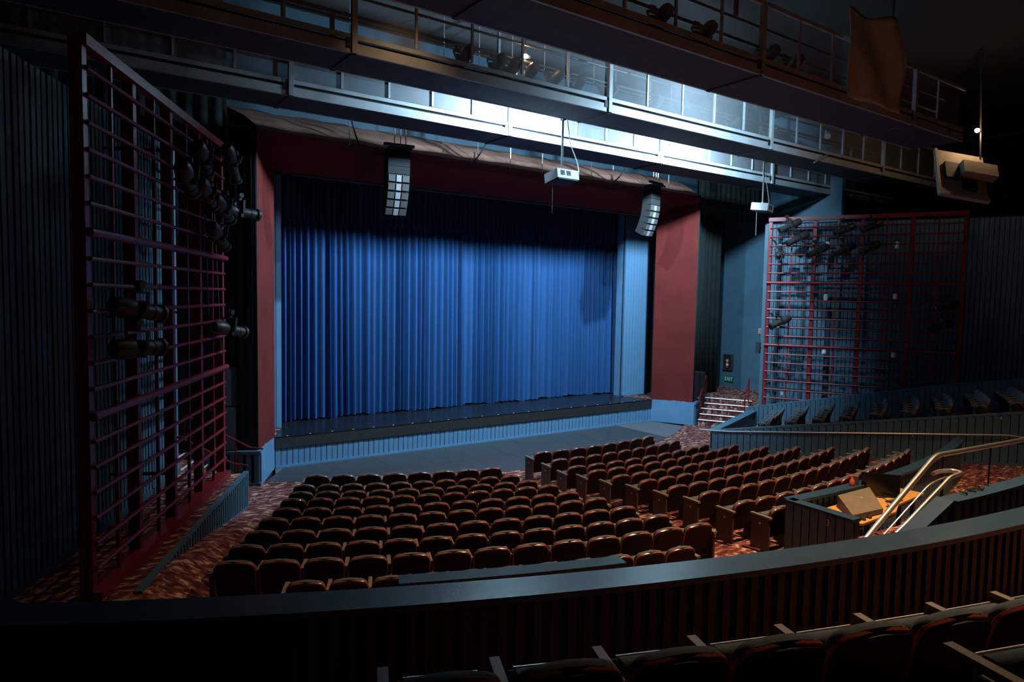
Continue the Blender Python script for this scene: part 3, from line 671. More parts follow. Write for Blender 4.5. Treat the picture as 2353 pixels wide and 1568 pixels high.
# ------------------------------------------------------------------ line array loudspeakers
def line_array(x, y, ztop, rz, label):
    r = root('line_array', (x, y, 7.3), label, 'loudspeaker', 'line array loudspeakers before the arch', None)
    m3 = Matrix.Rotation(rz, 3, 'Z'); P0 = Vector((x, y, 0))
    def bx(off, d, tl, nm, m, par):
        mm = m3 @ Matrix.Rotation(tl, 3, 'X'); 
        mb = MB().box(P0+m3 @ Vector(off), d, mtx=mm)
        if par is r: return mb.build(nm, m, r)
        mb.v = [(v[0]-r.location.x, v[1]-r.location.y, v[2]-r.location.z) for v in mb.v]
        return mb.local(nm, m, par)
    bx((0, 0, ztop), (0.86, 0.10, 0.07), 0, 'bumper_bar', 'black', r); bx((0, 0.05, ztop-0.1), (0.62, 0.5, 0.06), 0, 'bumper_frame', 'black', r)
    for cx in (-0.12, 0.05, 0.2): MB().tube([P0+m3 @ Vector((cx, 0.05, ztop)), P0+m3 @ Vector((cx, 0.05, ztop+0.95))], 0.016, 6).build('chain', 'chrome', r)
    z = ztop-0.13; yy = 0.0; tl = 0.0; h = 0.215
    for k in range(8):
        tl = 0.03 if k < 3 else 0.10+0.095*(k-3)
        zc = z-h/2*math.cos(tl); yc = yy+h/2*math.sin(tl)
        cell = bx((0, yc+0.16, zc), (0.62, 0.36, h-0.012), tl, 'cabinet', 'gap', r)
        if k >= 3:
            fr = lambda u, v, dd, nm, m: bx((u, yc+0.16-0.19*math.cos(tl)-v*math.sin(tl)*0, zc-0.19*math.sin(tl)+v), dd, tl, nm, m, cell)
            fr(-0.2, 0, (0.19, 0.02, h-0.05), 'woofer_grille', 'grille'); fr(0.2, 0, (0.19, 0.02, h-0.05), 'woofer_grille', 'grille'); fr(0.0, 0, (0.14, 0.02, h-0.04), 'horn', 'horn')
            fr(0, h/2-0.01, (0.62, 0.03, 0.015), 'edge_bar', 'grille')
        z -= h*math.cos(tl); yy += h*math.sin(tl)
line_array(-4.72, -2.0, 9.05, -0.12, 'line array loudspeaker hanging at the left of the arch')
line_array(5.35, -2.0, 9.13, 0.22, 'line array loudspeaker hanging at the right of the arch')

# rods and cable along the arch header
for k, x in enumerate((-6.0, -3.15, -1.95, -0.75, 0.5, 2.6, 3.6, 6.4)):
    tag(MB().tube([(x, -1.62, 8.95), (x, -1.62, 13.15)], 0.012, 6).build('hanger_rod', 'chrome'), ORD[k]+' thin bright rod from the left hanging before the arch header', 'rod', 'rods before the arch header')
pts = []
xs = [-6.2, -4.9, -3.0, -2.1, -0.9, 0.4, 1.4, 2.7, 4.0, 5.0]
for a, b in zip(xs, xs[1:]): pts += swag((a, -1.75, 8.85), (b, -1.75, 8.85), 0.10, 6)[:-1]
tag(MB().tube(pts, 0.02, 6).build('cable', 'black', None, True), 'long black cable sagging along the arch header', 'cable')
for a, b, l in [((-6.0, -1.7, 9.7), (-5.7, -1.75, 8.85), 'short black cable dropping to the left end of the header cable'), ((-1.6, -1.5, 9.6), (-2.4, -1.75, 8.85), 'black cable curving down to the middle of the header cable'), ((4.3, -1.5, 9.6), (3.2, -1.75, 8.85), 'black cable curving down to the right end of the header cable')]:
    tag(MB().tube(swag(a, b, 0.12), 0.022, 6).build('cable', 'black', None, True), l, 'cable', 'drops of the header cable')

# floor loudspeakers beside the pillars
for p, d, l in [((-9.15, -0.95, 0.9), (0.62, 0.55, 1.12), 'large black floor loudspeaker beside the left red pillar'), ((-8.98, -0.95, 2.03), (0.45, 0.45, 1.0), 'smaller black loudspeaker stacked on the left floor loudspeaker'), ((9.12, -0.98, 0.9), (0.5, 0.5, 1.15), 'black floor loudspeaker beside the right red pillar')]:
    r = root('floor_loudspeaker', p, l, 'loudspeaker', 'black loudspeakers beside the pillars')
    MB().box((0, 0, d[2]/2), d).local('cabinet', 'lip', r)
    MB().box((0, -d[1]/2-0.01, d[2]/2), (d[0]-0.06, 0.02, d[2]-0.08)).local('grille', 'black', r)
    MB().lathe([(0.03, -d[1]/2-0.02), (0.03, -d[1]/2-0.026)], 'Y', 10, (0.08-d[0]/2, 0, 0.12)).local('badge', 'nosing', r)

# ------------------------------------------------------------------ signs and cabinet in the right alcove
r = root('exit_sign', (13.82, -0.72, 3.53), 'red and white EXIT sign on the alcove wall beside the right frame', 'exit sign')
MB().box((13.82, -0.72, 3.62), (0.05, 0.46, 0.24)).build('plate', 'white', r); MB().box((13.79, -0.72, 3.62), (0.012, 0.44, 0.19)).build('face', 'signred', r)
text('letters', 'EXIT', 0.19, (13.778, -0.72, 3.62), (0, -1, 0), 'white', r)
r = root('exit_sign', (13.82, 1.0, 1.18), 'low green EXIT sign near the alcove floor', 'exit sign')
MB().box((13.82, 1.0, 1.28), (0.04, 0.5, 0.26)).build('plate', 'signgreen', r)
text('letters', 'EXIT', 0.22, (13.79, 1.0, 1.28), (0, -1, 0), 'glow', r)
r = root('extinguisher_cabinet', (13.80, 1.07, 1.74), 'recessed fire extinguisher cabinet on the alcove wall', 'cabinet')
MB().box((13.82, 1.07, 2.08), (0.06, 0.52, 0.74)).build('box', 'black', r)
for dy, dz, sy, sz in ((0.25, 0, 0.03, 0.74), (-0.25, 0, 0.03, 0.74), (0, 0.36, 0.5, 0.03), (0, -0.36, 0.5, 0.03)): MB().box((13.77, 1.07+dy, 2.08+dz), (0.08, sy, sz)).build('frame', 'grille', r)
e = MB().lathe([(0.05, 0), (0.06, 0.02), (0.06, 0.25), (0.03, 0.30), (0.02, 0.34)], 'Z', 10, (13.74, 1.07, 1.80)).build('extinguisher', 'signred', r, True)
MB().lathe([(0.062, 0.12), (0.062, 0.2)], 'Z', 10, (13.74-13.80, 0, 1.80-1.74)).local('label_band', 'white', e)
MB().box((13.74-13.80, 0, 0.06+0.36), (0.05, 0.10, 0.10)).local('yellow_tag', 'yellow', e)
tag(MB().box((10.62, -3.9, 1.43), (0.03, 0.09, 0.13), 1.1).build('switch_plate', 'white'), 'small white switch plate low on the plank wall at right', 'switch')
r = root('wall_monitor_speaker', (9.5, -3.55, 3.05), 'small black loudspeaker clamped outside the right frame edge', 'loudspeaker')
MB().box((9.5, -3.55, 3.2), (0.16, 0.16, 0.42), 0.4).build('cabinet', 'black', r); MB().box((9.58, -3.6, 3.2), (0.1, 0.04, 0.04), 0.4).build('clamp', 'fixture', r)
r = root('door_handle', (-13.33, -13.2, 2.95), 'pale wooden pull handle on the dark left wall', 'handle')
hp = GO[-1]+GN[-1]*0.98+GD[-1]*10.6
r.location = (hp.x, hp.y, 2.95)
MB().lathe([(0.012, 0), (0.03, 0.03), (0.03, 0.22), (0.015, 0.25), (0.03, 0.28), (0.03, 0.44), (0.012, 0.47)], 'Z', 10).local('grip', 'beige', r, True)
MB().box((-0.05, 0.02, 0.1), (0.08, 0.03, 0.03)).box((-0.05, 0.02, 0.37), (0.08, 0.03, 0.03)).local('stand_off', 'fixture', r)
r = root('white_spotlight', (8.5, -6.55, 10.5), 'small white spotlight on the right part of the middle catwalk', 'spotlight')
av = Vector((-0.45, -0.3, -0.6)).normalized(); r.rotation_euler = av.to_track_quat('Y', 'Z').to_euler()
MB().lathe([(0.05, -0.16), (0.08, -0.12), (0.09, 0.12), (0.10, 0.14)], 'Y', 12).local('can', 'white', r, True)
MB().box((0, -0.02, 0.12), (0.03, 0.05, 0.12)).local('bracket', 'fixture', r)
tag(MB().tube([(7.88, -6.50, 9.5), (8.30, -6.50, 9.70), (8.69, -6.50, 9.88)], 0.022, 6).build('wooden_stick', 'beige'), 'thin wooden stick leaning across the middle catwalk edge at right', 'stick')

# ------------------------------------------------------------------ parapets built of boards
def path_arc(R, t0, t1, n=40): return [pol(R, t0+(t1-t0)*i/n) for i in range(n+1)]
def resample(path, step):
    out = []; acc = 0.0; seg = [(Vector(a+(0,)), Vector(b+(0,))) for a, b in zip(path, path[1:])]
    L = sum((b-a).length for a, b in seg); n = max(1, round(L/step)); want = [(k+0.5)*L/n for k in range(n)]; s = 0.0; wi = 0
    for a, b in seg:
        l = (b-a).length
        while wi < n and want[wi] <= s+l+1e-9:
            out.append((a.lerp(b, (want[wi]-s)/l), (b-a).normalized())); wi += 1
        s += l
    return out, L/n
def ribbon(path, off0, off1, z0, z1):       # a wall strip along a path between two offsets (left of travel positive)
    mb = MB(); n = len(path); vs = []; P = [Vector(p+(0,)) for p in path]
    g = lambda z, p: z(p.x, p.y) if callable(z) else z
    for i in range(n):
        d = (P[min(i+1, n-1)]-P[max(i-1, 0)]).normalized(); nr = Vector((-d.y, d.x, 0))
        a, b = P[i]+nr*off0, P[i]+nr*off1
        vs += [(a.x, a.y, g(z0, P[i])), (b.x, b.y, g(z0, P[i])), (b.x, b.y, g(z1, P[i])), (a.x, a.y, g(z1, P[i]))]
    fs = [(0, 1, 2, 3)[::-1], tuple(4*(n-1)+k for k in range(4))]
    for i in range(n-1):
        for k in range(4): fs.append((4*i+k, 4*(i+1)+k, 4*(i+1)+(k+1) % 4, 4*i+(k+1) % 4)[::-1])
    return mb.add(vs, fs)
def parapet(name, label, path, zb, zt, bw, gap, sides, capw=0.24, capt=0.05, core=0.08, m='teal', capm='teal_gloss', kerb=True, bt=0.03):
    g = lambda z, p: z(p[0], p[1]) if callable(z) else z
    r = root(name, (path[0][0], path[0][1], g(zb, path[0])), label, kind='structure')
    zc = (lambda x, y: g(zt, (x, y))-capt)
    ribbon(path, -core/2, core/2, zb, zc).build('core', 'gap', r)
    if capw: ribbon(path, -capw/2, capw/2, zc, zt).build('cap', capm, r)
    if kerb:
        for s in sides: ribbon(path, s*(core/2+bt/2)-0.02, s*(core/2+bt/2)+0.02, zb, lambda x, y: g(zb, (x, y))+0.07).build('kerb', m, r)
    pts, st_ = resample(path, bw)
    for s in sides:
        for p, d in pts:
            nr = Vector((-d.y, d.x, 0)); c = p+nr*s*(core/2+bt/2); z0 = g(zb, (p.x, p.y)); z1 = g(zt, (p.x, p.y))-capt-0.005
            sl = 0.0
            inst('board', unit(m), r, (c.x-r.location.x, c.y-r.location.y, (z0+z1)/2-r.location.z), (0, 0, math.atan2(d.y, d.x)), (st_-gap, bt, z1-z0))
    return r
# rear tier front wall (near the camera)
parapet('wall_balcony', 'curved slatted parapet in front of the rear tier', path_arc(26.94, -36, 12, 96), 0.6, 2.50, 0.15, 0.075, (-1,), 0.37, 0.055, 0.16, 'tealshade')
# short curved screen behind the last row of the left block
parapet('wall_screen', 'short slatted screen behind the last left block row', path_arc(24.47, -23.0, -16.3, 24), 0.55, 1.60, 0.20, 0.11, (-1, 1), 0.25, 0.045, 0.06)
# left platform edge wall
lw = [(-9.21, -3.7), (-9.9, -5.1), (-10.48, -6.24), (-11.2, -7.75), (-11.98, -9.36)]
parapet('wall_platform_left', 'low slatted wall tapering along the left platform edge', lw, lambda x, y: min(0.93, max(0.02, 0.14+(-3.65-y)*0.1453))-0.04, 0.965, 0.15, 0.065, (1,), 0.10, 0.035, 0.05, 'teal', 'teal')
# right terrace walls
W1 = [(5.26, -4.93), (6.0, -6.27), (7.0, -8.08), (8.03, -9.93), (9.29, -12.21), (10.5, -14.4)]
w1t = lambda x, y: 0.70+(-4.93-y)*0.1855
parapet('wall_terrace_front', 'long slatted wall in front of the right seating terrace', W1, lambda x, y: zfl(x, y)-0.01, w1t, 0.20, 0.022, (-1,), 0.14, 0.06, 0.10, 'teal', 'teal')
WF = [(5.26, -4.93), (6.6, -4.55), (8.0, -4.12), (9.1, -3.75)]
parapet('wall_terrace_end', 'short end wall of the right terrace facing the stage', WF, 0.0, lambda x, y: 0.70+(x-5.26)*0.05, 0.20, 0.022, (1, -1), 0.30, 0.06, 0.10, 'teal', 'teal')
W2 = [(8.9, -3.55), (10.4, -6.4), (11.95, -9.5), (12.75, -11.04), (14.5, -14.5)]
def w2t(x, y):
    z = 0.98+(-3.55-y)*(2.40-0.98)/5.95 if y > -9.5 else 2.40+(-9.5-y)*0.162
    return z
parapet('wall_terrace_back', 'tall plank wall rising behind the right terrace seats', W2, 0.3, w2t, 0.16, 0.016, (-1,), 0.12, 0.05, 0.10, 'teal', 'teal')
# terrace floor
zt_ = lambda x, y: 0.45+0.175*(math.hypot(x, y-YC)-17.6)
tf = MB(); vs = []; fs = []; n = 14
for i in range(n+1):
    t = i/n
    a = (5.36+t*5.0, -5.0-t*9.1); b = (8.9+t*5.4, -3.7-t*10.6)
    vs += [(a[0], a[1], max(0.2, zt_(*a))), (b[0], b[1], max(0.2, zt_(*b)))]
for i in range(n): fs.append((2*i, 2*i+2, 2*i+3, 2*i+1))
tag(tf.add(vs, fs).build('floor_terrace', 'carpet'), 'carpeted floor of the right seating terrace', kind='structure')
# mixing booth walls
parapet('wall_booth_side', 'slatted booth wall carrying the number 3', [(-2.2, -12.54), (-2.24, -13.2), (-2.28, -13.80)], 0.40, 1.50, 0.16, 0.02, (-1, 1), 0.22, 0.05, 0.10, 'teal', 'teal_gloss')
parapet('wall_booth_front', 'curved slatted wall in front of the mixing booth', path_arc(22.97, -5.6, 16.6, 40), 0.40, 1.50, 0.17, 0.05, (-1, 1), 0.24, 0.05, 0.10, 'teal', 'teal_gloss')
text('number', '3', 0.15, (-2.36, -13.36, 1.32), (0, -1, 0), 'brass'); o = bpy.context.scene.collection.objects['number']; o.name = 'row_number'
tag(o, 'pale metal number 3 on the booth wall', 'number')
d = Vector((0.484, -0.875, 0))
text('number', '4', 0.16, (9.03-0.085, -11.75-0.045, 1.83), d, 'brass'); o = bpy.context.scene.collection.objects['number']; o.name = 'row_number'
tag(o, 'pale metal number 4 on the right terrace wall', 'number')
# stair well wall and steps behind the booth
parapet('wall_stair', 'curved slatted stair wall behind the mixing booth', path_arc(25.78, -6.3, 9, 30), 0.7, 2.30, 0.22, 0.10, (-1, 1), 0.24, 0.05, 0.10, 'teal', 'teal_gloss')
sp_ = [(-5.2, -14.95), (-4.4, -15.06), (-3.6, -15.16), (-2.83, -15.28)]
parapet('wall_stair_slope', 'sloping end of the stair wall behind the booth', sp_, 0.6, lambda x, y: 2.30-(-2.83-x)*0.50, 0.22, 0.10, (-1,), 0.24, 0.05, 0.10, 'teal', 'teal_gloss')
r = root('stair_flight', (-3.4, -14.9, 0.6), 'carpeted stair flight dropping beside the mixing booth', 'steps')
for k in range(6):
    P = [pol(24.75, -6.4-0.85*k), pol(25.68, -6.4-0.85*k), pol(25.68, -7.25-0.85*k), pol(24.75, -7.25-0.85*k)]
    MB().prism(P, 0.5, 1.5-0.15*k).build('step', 'carpet', r)
P = [pol(24.75, t) for t in (-6.4, -3, 0, 4, 8)]+[pol(25.68, t) for t in (8, 4, 0, -3, -6.4)]
MB().prism(P, 0.5, 1.52).build('landing', 'carpet', r)

# steel handrails
def fillet(pts, r=0.06, n=5):
    pts = [Vector(p) for p in pts]; out = [pts[0]]
    for a, b, c in zip(pts, pts[1:], pts[2:]):
        d0 = (a-b).normalized(); d1 = (c-b).normalized(); k = min(r, (a-b).length*0.4, (c-b).length*0.4)
        p, q = b+d0*k, b+d1*k
        for i in range(n+1):
            t = i/n; out.append((1-t)**2*p+2*t*(1-t)*b+t*t*q)
    return out+[pts[-1]]
r = root('steel_handrail', (-1.2, -14.6, 1.5), 'thick steel handrail sloping down beside the booth table', 'handrail', 'steel handrails of the stair')
MB().tube(fillet([(-4.6, -14.62, 1.16), (-3.2, -14.52, 1.71), (-1.15, -14.42, 2.52), (1.75, -14.62, 2.50), (4.2, -14.5, 2.5)], 0.16), 0.040, 12).build('rail', 'steel', r, True)
for x, y, z in ((-0.95, -14.45, 2.5), (0.62, -14.55, 2.5), (3.0, -14.58, 2.5)): MB().tube([(x, y, 1.45), (x, y, z)], 0.014, 8).build('post', 'black', r)
r = root('steel_handrail', (-2.1, -15.0, 1.5), 'steel handrail with a looped end beside the stair wall', 'handrail', 'steel handrails of the stair')
MB().tube(fillet([(-4.6, -14.88, 1.35), (-3.3, -15.0, 1.94), (-2.06, -15.02, 2.43), (-1.75, -15.06, 2.46), (-1.72, -14.90, 2.46), (-1.95, -14.82, 2.46), (-2.2, -14.84, 2.46)], 0.07), 0.030, 10).build('rail', 'steel', r, True)
MB().tube([(-2.3, -15.02, 1.5), (-2.3, -15.02, 2.33)], 0.014, 8).build('post', 'black', r)
r = root('thin_handrail', (-2.6, -14.75, 1.5), 'thin steel wire rail between the two stair handrails', 'handrail', 'steel handrails of the stair')
MB().tube(fillet([(-4.4, -14.7, 1.22), (-3.1, -14.72, 1.80), (-2.15, -14.78, 2.28), (-1.8, -14.82, 2.34), (-1.5, -14.86, 2.34)], 0.12), 0.011, 8).build('rail', 'steel', r, True)
r = root('wall_handrail', (5.1, -4.95, 0.0), 'long steel handrail bracketed to the right terrace wall', 'handrail')
MB().tube(fillet([(4.98, -4.62, 0.70), (5.14, -4.97, 0.70), (5.42, -5.47, 0.72), (7.90, -10.0, 1.19), (9.0, -12.0, 1.39), (9.6, -13.1, 1.28)], 0.15), 0.022, 8).build('rail', 'steel', r, True)
for k in range(8):
    t = k/7; p = Vector((5.2, -5.08, 0.68)).lerp(Vector((8.95, -11.95, 1.36)), t)
    MB().tube([p+Vector((0.12, 0.06, -0.10)), p+Vector((0.0, 0.0, -0.07)), p], 0.012, 6).build('bracket', 'steel', r)
tag(MB().box((6.3, -13.1, 0.62), (0.9, 0.09, 0.02), -0.5).build('white_edge_strip', 'white'), 'white edge strip on the carpet behind the booth wall', 'edge strip')

# ------------------------------------------------------------------ booth furniture
r = root('booth_table', (0.2, -13.0, 0.322), 'honey coloured wooden table inside the mixing booth', 'table')
MB().prism([(-1.05, -12.60), (1.51, -12.62), (1.55, -13.12), (0.30, -13.22), (-0.2, -13.42), (-1.42, -13.45), (-1.75, -13.2), (-1.70, -12.75)], 1.13, 1.17).build('tabletop', 'table', r)
MB().prism([(-1.03, -12.62), (1.49, -12.64), (1.52, -13.10), (0.29, -13.20), (-0.2, -13.40), (-1.40, -13.43), (-1.72, -13.2), (-1.68, -12.77)], 1.09, 1.13).build('edge_band', 'black', r)
for x, y in ((-1.35, -12.85), (-1.3, -13.3), (1.35, -12.75), (1.35, -13.0)): MB().box((x, y, 0.706), (0.06, 0.06, 0.768)).build('leg', 'black', r)
q = [(-0.87, -12.68), (0.22, -12.70), (-0.56, -13.36), (-1.46, -13.29)]
r = root('mixing_console', (-0.65, -13.0, 1.17), 'mixing console under an olive grey dust cover on the booth table', 'mixing console')
hf = lambda x, y: 1.27+0.12*min(1, max(0, (y+13.35)/0.65))
MB().prism(q, 1.19, hf).build('dust_cover', 'cover', r)
MB().prism([(x*0.97-0.02, y*0.998) for x, y in q], 1.17, 1.19).build('base', 'black', r)
MB().box((-0.50, -12.93, 1.352), (0.09, 0.012, 0.004), 0.1).build('white_mark', 'white', r)
r = root('computer_monitor', (0.50, -12.71, 1.17), 'black flat monitor standing at the back of the booth table', 'monitor')
mang = math.atan2(-0.54, 0.38)
MB().box((0.50, -12.71, 1.41), (0.68, 0.04, 0.44), mang).build('screen', 'screen', r); MB().box((0.53, -12.69, 1.26), (0.10, 0.05, 0.16), mang).build('stand', 'black', r)
MB().lathe([(0.13, 0.0), (0.13, 0.012), (0.03, 0.02)], 'Z', 14, (0.53, -12.69, 1.17)).build('foot', 'black', r)
r = root('headphones', (-1.12, -13.28, 1.17), 'black headphones lying on the near edge of the booth table', 'headphones')
MB().tube([(-1.12+0.10*math.cos(a), -13.36+0.07*math.sin(a), 1.19+0.02*abs(math.sin(a))) for a in [PI*i/8 for i in range(9)]], 0.012, 6).build('headband', 'black', r)
for sx in (-0.1, 0.1): MB().lathe([(0.035, 0), (0.04, 0.02), (0.03, 0.04)], 'Z', 10, (-1.12+sx, -13.36, 1.172)).build('ear_cup', 'black', r)
MB().tube(swag((-1.2, -13.3, 1.18), (-0.9, -13.25, 1.18), 0.0)+[(-0.8, -13.3, 1.18), (-0.75, -13.2, 1.3)], 0.006, 5).build('lead', 'black', r)
r = root('computer_mouse', (-0.05, -13.22, 1.17), 'black computer mouse beside the dust cover', 'mouse')
MB().lathe([(0.045, 0.0), (0.05, 0.012), (0.035, 0.03), (0.01, 0.036)], 'Z', 12, (-0.05, -13.22, 1.17)).build('body', 'black', r, True)
MB().tube([(0.0, -13.2, 1.18), (0.2, -13.05, 1.175), (0.35, -13.0, 1.175), (0.45, -12.85, 1.18)], 0.005, 5).build('lead', 'black', r)
r = root('keyboard', (0.42, -13.1, 1.17), 'small dark keyboard at the right of the booth table', 'keyboard')
MB().box((0.42, -13.08, 1.18), (0.36, 0.12, 0.02), -0.15).build('body', 'black', r); MB().box((0.42, -13.08, 1.193), (0.33, 0.09, 0.006), -0.15).build('keys', 'fixture', r)
for nm, loc in {'booth_table': (-0.249, -13.218, 0.479), 'mixing_console': (-1.07, -13.218, 1.298), 'computer_monitor': (0.041, -12.997, 1.298), 'headphones': (-1.524, -13.488, 1.298), 'computer_mouse': (-0.491, -13.43, 1.298), 'keyboard': (-0.037, -13.314, 1.298)}.items():
    o = COL.objects[nm]; o.location = loc; o.scale = (0.966, 0.966, 0.966)
r = root('supply_box', (-0.02, -12.47, 1.50), 'small pale box with orange bottle on the booth wall cap', 'box')
MB().box((0.02, -12.49, 1.585), (0.12, 0.10, 0.17), 0.2).build('carton', 'grille', r); MB().lathe([(0.04, 0), (0.045, 0.02), (0.045, 0.10), (0.02, 0.14), (0.02, 0.16)], 'Z', 10, (-0.12, -12.50, 1.50)).build('orange_bottle', 'orange', r, True); MB().box((-0.05, -12.45, 1.66), (0.1, 0.04, 0.03)).build('red_tag', 'signred', r)
r.location = (-0.30, -12.655, 1.50)
r = root('cable_bundle', (-2.0, -15.2, 2.3), 'tangled black cable on the stair wall cap', 'cable')
MB().tube([(-2.45+0.16*k/3+0.10*math.cos(k*1.3), -15.33+0.06*math.sin(k*1.9), 2.315+0.012*(k % 3)) for k in range(16)], 0.012, 6).build('loops', 'black', r, True)

# ------------------------------------------------------------------ theatre seats
def outline(wd, z0, z1, rtop, n=6, crown=0.02):
    h = wd/2; pts = [(-h*0.94, z0)]
    for i in range(n+1):
        a = PI-(PI/2)*i/n; pts.append((-h+rtop+rtop*math.cos(a), z1-rtop-crown+rtop*math.sin(a)))
    pts.append((-h*0.35, z1-crown*0.3)); pts.append((0, z1)); pts.append((h*0.35, z1-crown*0.3))
    for i in range(n+1):
        a = PI/2-(PI/2)*i/n; pts.append((h-rtop+rtop*math.cos(a), z1-rtop-crown+rtop*math.sin(a)))
    pts.append((h*0.94, z0)); return pts
def bend(x, y, z): return (x, y+0.35*x*x+(0.82-z)*0.27, z)
def slab(pts, y0, y1, inset=0.0):
    n = len(pts); mb = MB(); cx = 0; cz = sum(p[1] for p in pts)/n
    rings = []
    for y, k in ((y0, 1-inset), (y0+(y1-y0)*0.3, 1), (y0+(y1-y0)*0.7, 1), (y1, 1-inset)):
        rings.append([bend(p[0]*k, y, cz+(p[1]-cz)*k) for p in pts])
    vs = [v for r in rings for v in r]; fs = []
    for j in range(3):
        for i in range(n): fs.append((j*n+i, (j+1)*n+i, (j+1)*n+(i+1) % n, j*n+(i+1) % n))
    o = len(vs); vs.append(bend(0, y0-(0.01 if inset else 0), cz)); vs.append(bend(0, y1+(0.015 if inset else 0), cz))
    for i in range(n): fs.append((o, i, (i+1) % n)); fs.append((o+1, 3*n+(i+1) % n, 3*n+i))
    return mb.add(vs, fs)
SM = {}
SM['back_shell'] = slab(outline(0.525, 0.24, 0.80, 0.10), -0.030, 0.0).mesh('back_shell', 'shell', True)
o_ = outline(0.525, 0.34, 0.812, 0.105); rim = []
for x, z in o_: rim.append(bend(x, 0.0, z))
SM['back_rim'] = MB().tube(rim, 0.017, 6).mesh('back_rim', 'rim', True)
SM['back_cushion'] = slab(outline(0.51, 0.36, 0.838, 0.10), 0.008, 0.075, 0.07).mesh('back_cushion', 'fabric', True)
def seat_cushion():
    mb = MB(); P = [(-0.22, 0.36), (-0.235, 0.58), (-0.19, 0.645), (0.19, 0.645), (0.235, 0.58), (0.22, 0.36)]
    n = len(P); vs = []; fs = []
    for y, k in ((0.0, 0.80), (0.02, 0.95), (0.06, 1.0), (0.095, 0.96), (0.12, 0.80)):
        vs += [(x*k, 0.28+y+(0.645-z)*0.10, 0.50+(z-0.50)*k) for x, z in P]
    for j in range(4):
        for i in range(n): fs.append((j*n+i, (j+1)*n+i, (j+1)*n+(i+1) % n, j*n+(i+1) % n))
    fs.append(tuple(range(n))); fs.append(tuple(4*n+i for i in range(n-1, -1, -1)))
    return mb.add(vs, fs)
SM['seat_cushion'] = seat_cushion().mesh('seat_cushion', 'fabric', True)
SM['seat_edge'] = MB().tube([(-0.19, 0.404, 0.628), (0.19, 0.404, 0.628)], 0.006, 6).mesh('seat_edge', 'steel')
SM['seat_pan'] = MB().box((0, 0.426, 0.48), (0.42, 0.012, 0.24)).mesh('seat_pan', 'shell')
SM['armrest'] = MB().box((0, 0.285, 0.652), (0.055, 0.35, 0.03)).box((0, 0.15, 0.62), (0.04, 0.06, 0.05)).mesh('armrest', 'arm')
SM['standard'] = MB().box((0, 0.20, 0.30), (0.035, 0.20, 0.60)).box((0, 0.20, 0.012), (0.06, 0.30, 0.024)).mesh('standard', 'frame')
SM['end_panel'] = MB().box((0, 0.24, 0.325), (0.035, 0.40, 0.60)).mesh('end_panel', 'endp')
SM['end_cap'] = MB().box((0, 0.235, 0.64), (0.07, 0.44, 0.035)).mesh('end_cap', 'arm')
SM['row_badge'] = MB().lathe([(0.022, -0.003), (0.022, 0.003)], 'X', 10).mesh('row_badge', 'brass')
def seat(R, th, z, label, group, ends='', sp=0.59):
    x, y = pol(R, th)
    r = root('theatre_seat', (x, y, z), label, 'theatre seat', group, None, (0, 0, rad(th)))
    r.scale = (min(1.02, sp/0.585), 1, 1)
    for nm in ('back_shell', 'back_rim', 'back_cushion', 'seat_cushion', 'seat_edge', 'seat_pan'): inst(nm, SM[nm], r)
    inst('armrest', SM['armrest'], r, (0.287, 0, 0)); inst('standard', SM['standard'], r, (0.287, 0, 0))
    if 'L' in ends:
        e = inst('end_panel', SM['end_panel'], r, (-0.31, 0, 0)); inst('end_cap', SM['end_cap'], e); inst('row_badge', SM['row_badge'], e, (-0.02, 0.24, 0.50))
    elif 'l' in ends:
        inst('armrest', SM['armrest'], r, (-0.287, 0, 0)); inst('standard', SM['standard'], r, (-0.287, 0, 0))
    if 'R' in ends:
        e = inst('end_panel', SM['end_panel'], r, (0.325, 0, 0)); inst('end_cap', SM['end_cap'], e)
    return r
def zr(R): return 0.07*max(0, R-16.6)
LB = [(16.66, -28.1, -14.1, 8), (17.72, -28.4, -13.8, 10), (18.42, -28.2, -13.4, 10), (19.03, -28.3, -12.7, 11), (19.80, -28.2, -12.5, 11), (20.50, -28.4, -11.8, 12), (21.31, -28.4, -11.5, 12), (22.07, -28.5, -11.0, 13), (22.83, -28.4, -10.3, 13), (23.75, -25.7, -12.9, 11)]
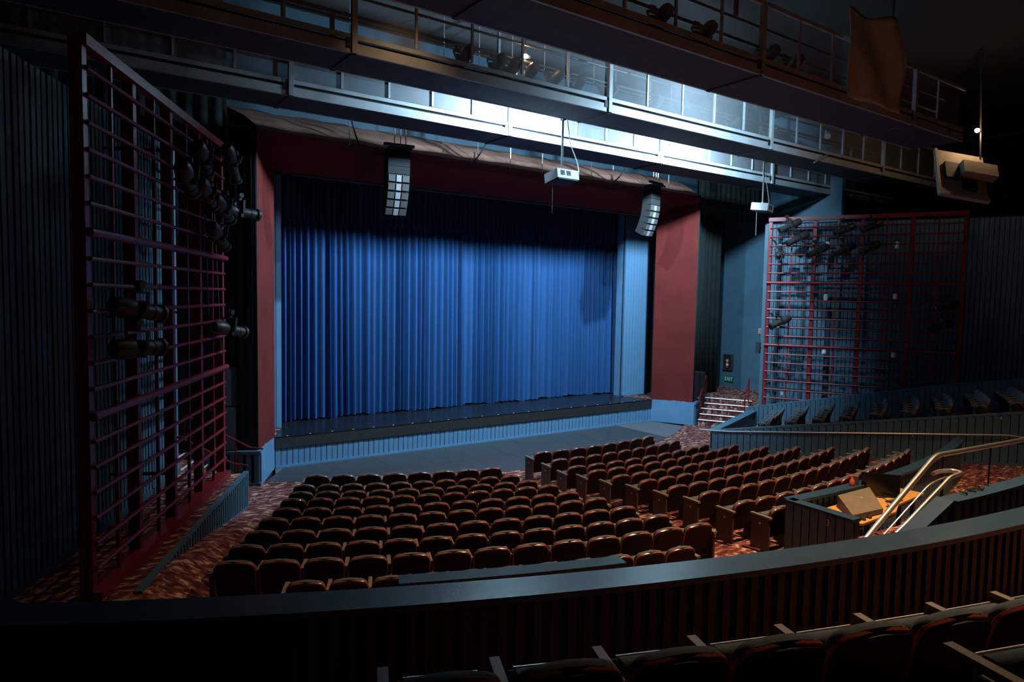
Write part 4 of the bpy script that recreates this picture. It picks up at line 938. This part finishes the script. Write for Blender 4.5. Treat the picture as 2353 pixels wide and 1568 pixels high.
for k, (R, a, b, n) in enumerate(LB):
    for i in range(n):
        seat(R, a+(b-a)*i/(n-1), zr(R), 'wood-rimmed theatre seat, %s from left in the %s row of the left block' % (ORD[i], ORD[k] if k else 'front'), 'seats of the left block', ('L' if i == 0 else '')+('R' if i == n-1 else ''), rad(b-a)*R/(n-1))
CB = [(15.52, -7.0, 8.0, 8), (16.41, -7.1, 8.3, 9), (17.40, -7.5, 8.1, 9), (18.08, -7.1, 9.5, 10), (18.85, -6.75, 10.2, 11), (19.57, -6.2, 11.4, 12), (20.35, -5.8, 12.4, 12), (21.12, -5.45, 13.6, 13), (22.03, -5.5, 14.2, 14), (22.69, -5.0, -5.0, 1)]
for k, (R, a, b, n) in enumerate(CB):
    for i in range(n):
        lb = 'wood-rimmed theatre seat, %s from left in the %s row of the centre block' % (ORD[i], ORD[k] if k else 'front') if n > 1 else 'single theatre seat beside the booth wall at the end of the centre block'
        seat(R, a+(b-a)*i/max(1, n-1), zr(R), lb, 'seats of the centre block', ('L' if i == 0 else '')+('R' if i == n-1 else ''), rad(b-a)*R/(n-1) if n > 1 else 0.585)
TB = [17.85, 18.64, 19.44, 20.20, 21.03, 21.87, 22.72, 23.60, 24.45]
for k, R in enumerate(TB):
    # start just inside the front wall
    y = -4.93-1.0
    best = min((abs(math.hypot(5.26+t*0.484, (-4.93-t*0.875)-YC)-R), t) for t in [i*0.02 for i in range(520)])[1]
    wx, wy = 5.26+best*0.484, -4.93-best*0.875
    th0 = math.degrees(math.atan2(wx, YC-wy))+math.degrees(0.55/R); z = w1t(wx, wy)-0.62+0.020*k
    n = 5
    for i in range(n):
        seat(R, th0+math.degrees(0.575/R)*i, z, 'theatre seat, %s from the front wall in the %s terrace row at right' % (ORD[i], ORD[k]), 'seats of the right terrace', 'l' if i == 0 else '', 0.575)
for i in range(10):
    seat(29.45, -23.0+1.13*i, 2.38, '%s grey seat from left in the near row beside the camera' % ORD[i].capitalize() if False else 'grey upholstered seat, %s from left in the nearest row' % ORD[i], 'seats of the rear tier', 'l' if i == 0 else '')
for i in range(3):
    seat(30.45, -18.25+1.09*i, 2.76, 'grey upholstered seat, %s from left in the row behind the nearest' % ORD[i], 'seats of the rear tier', 'l' if i == 0 else '')
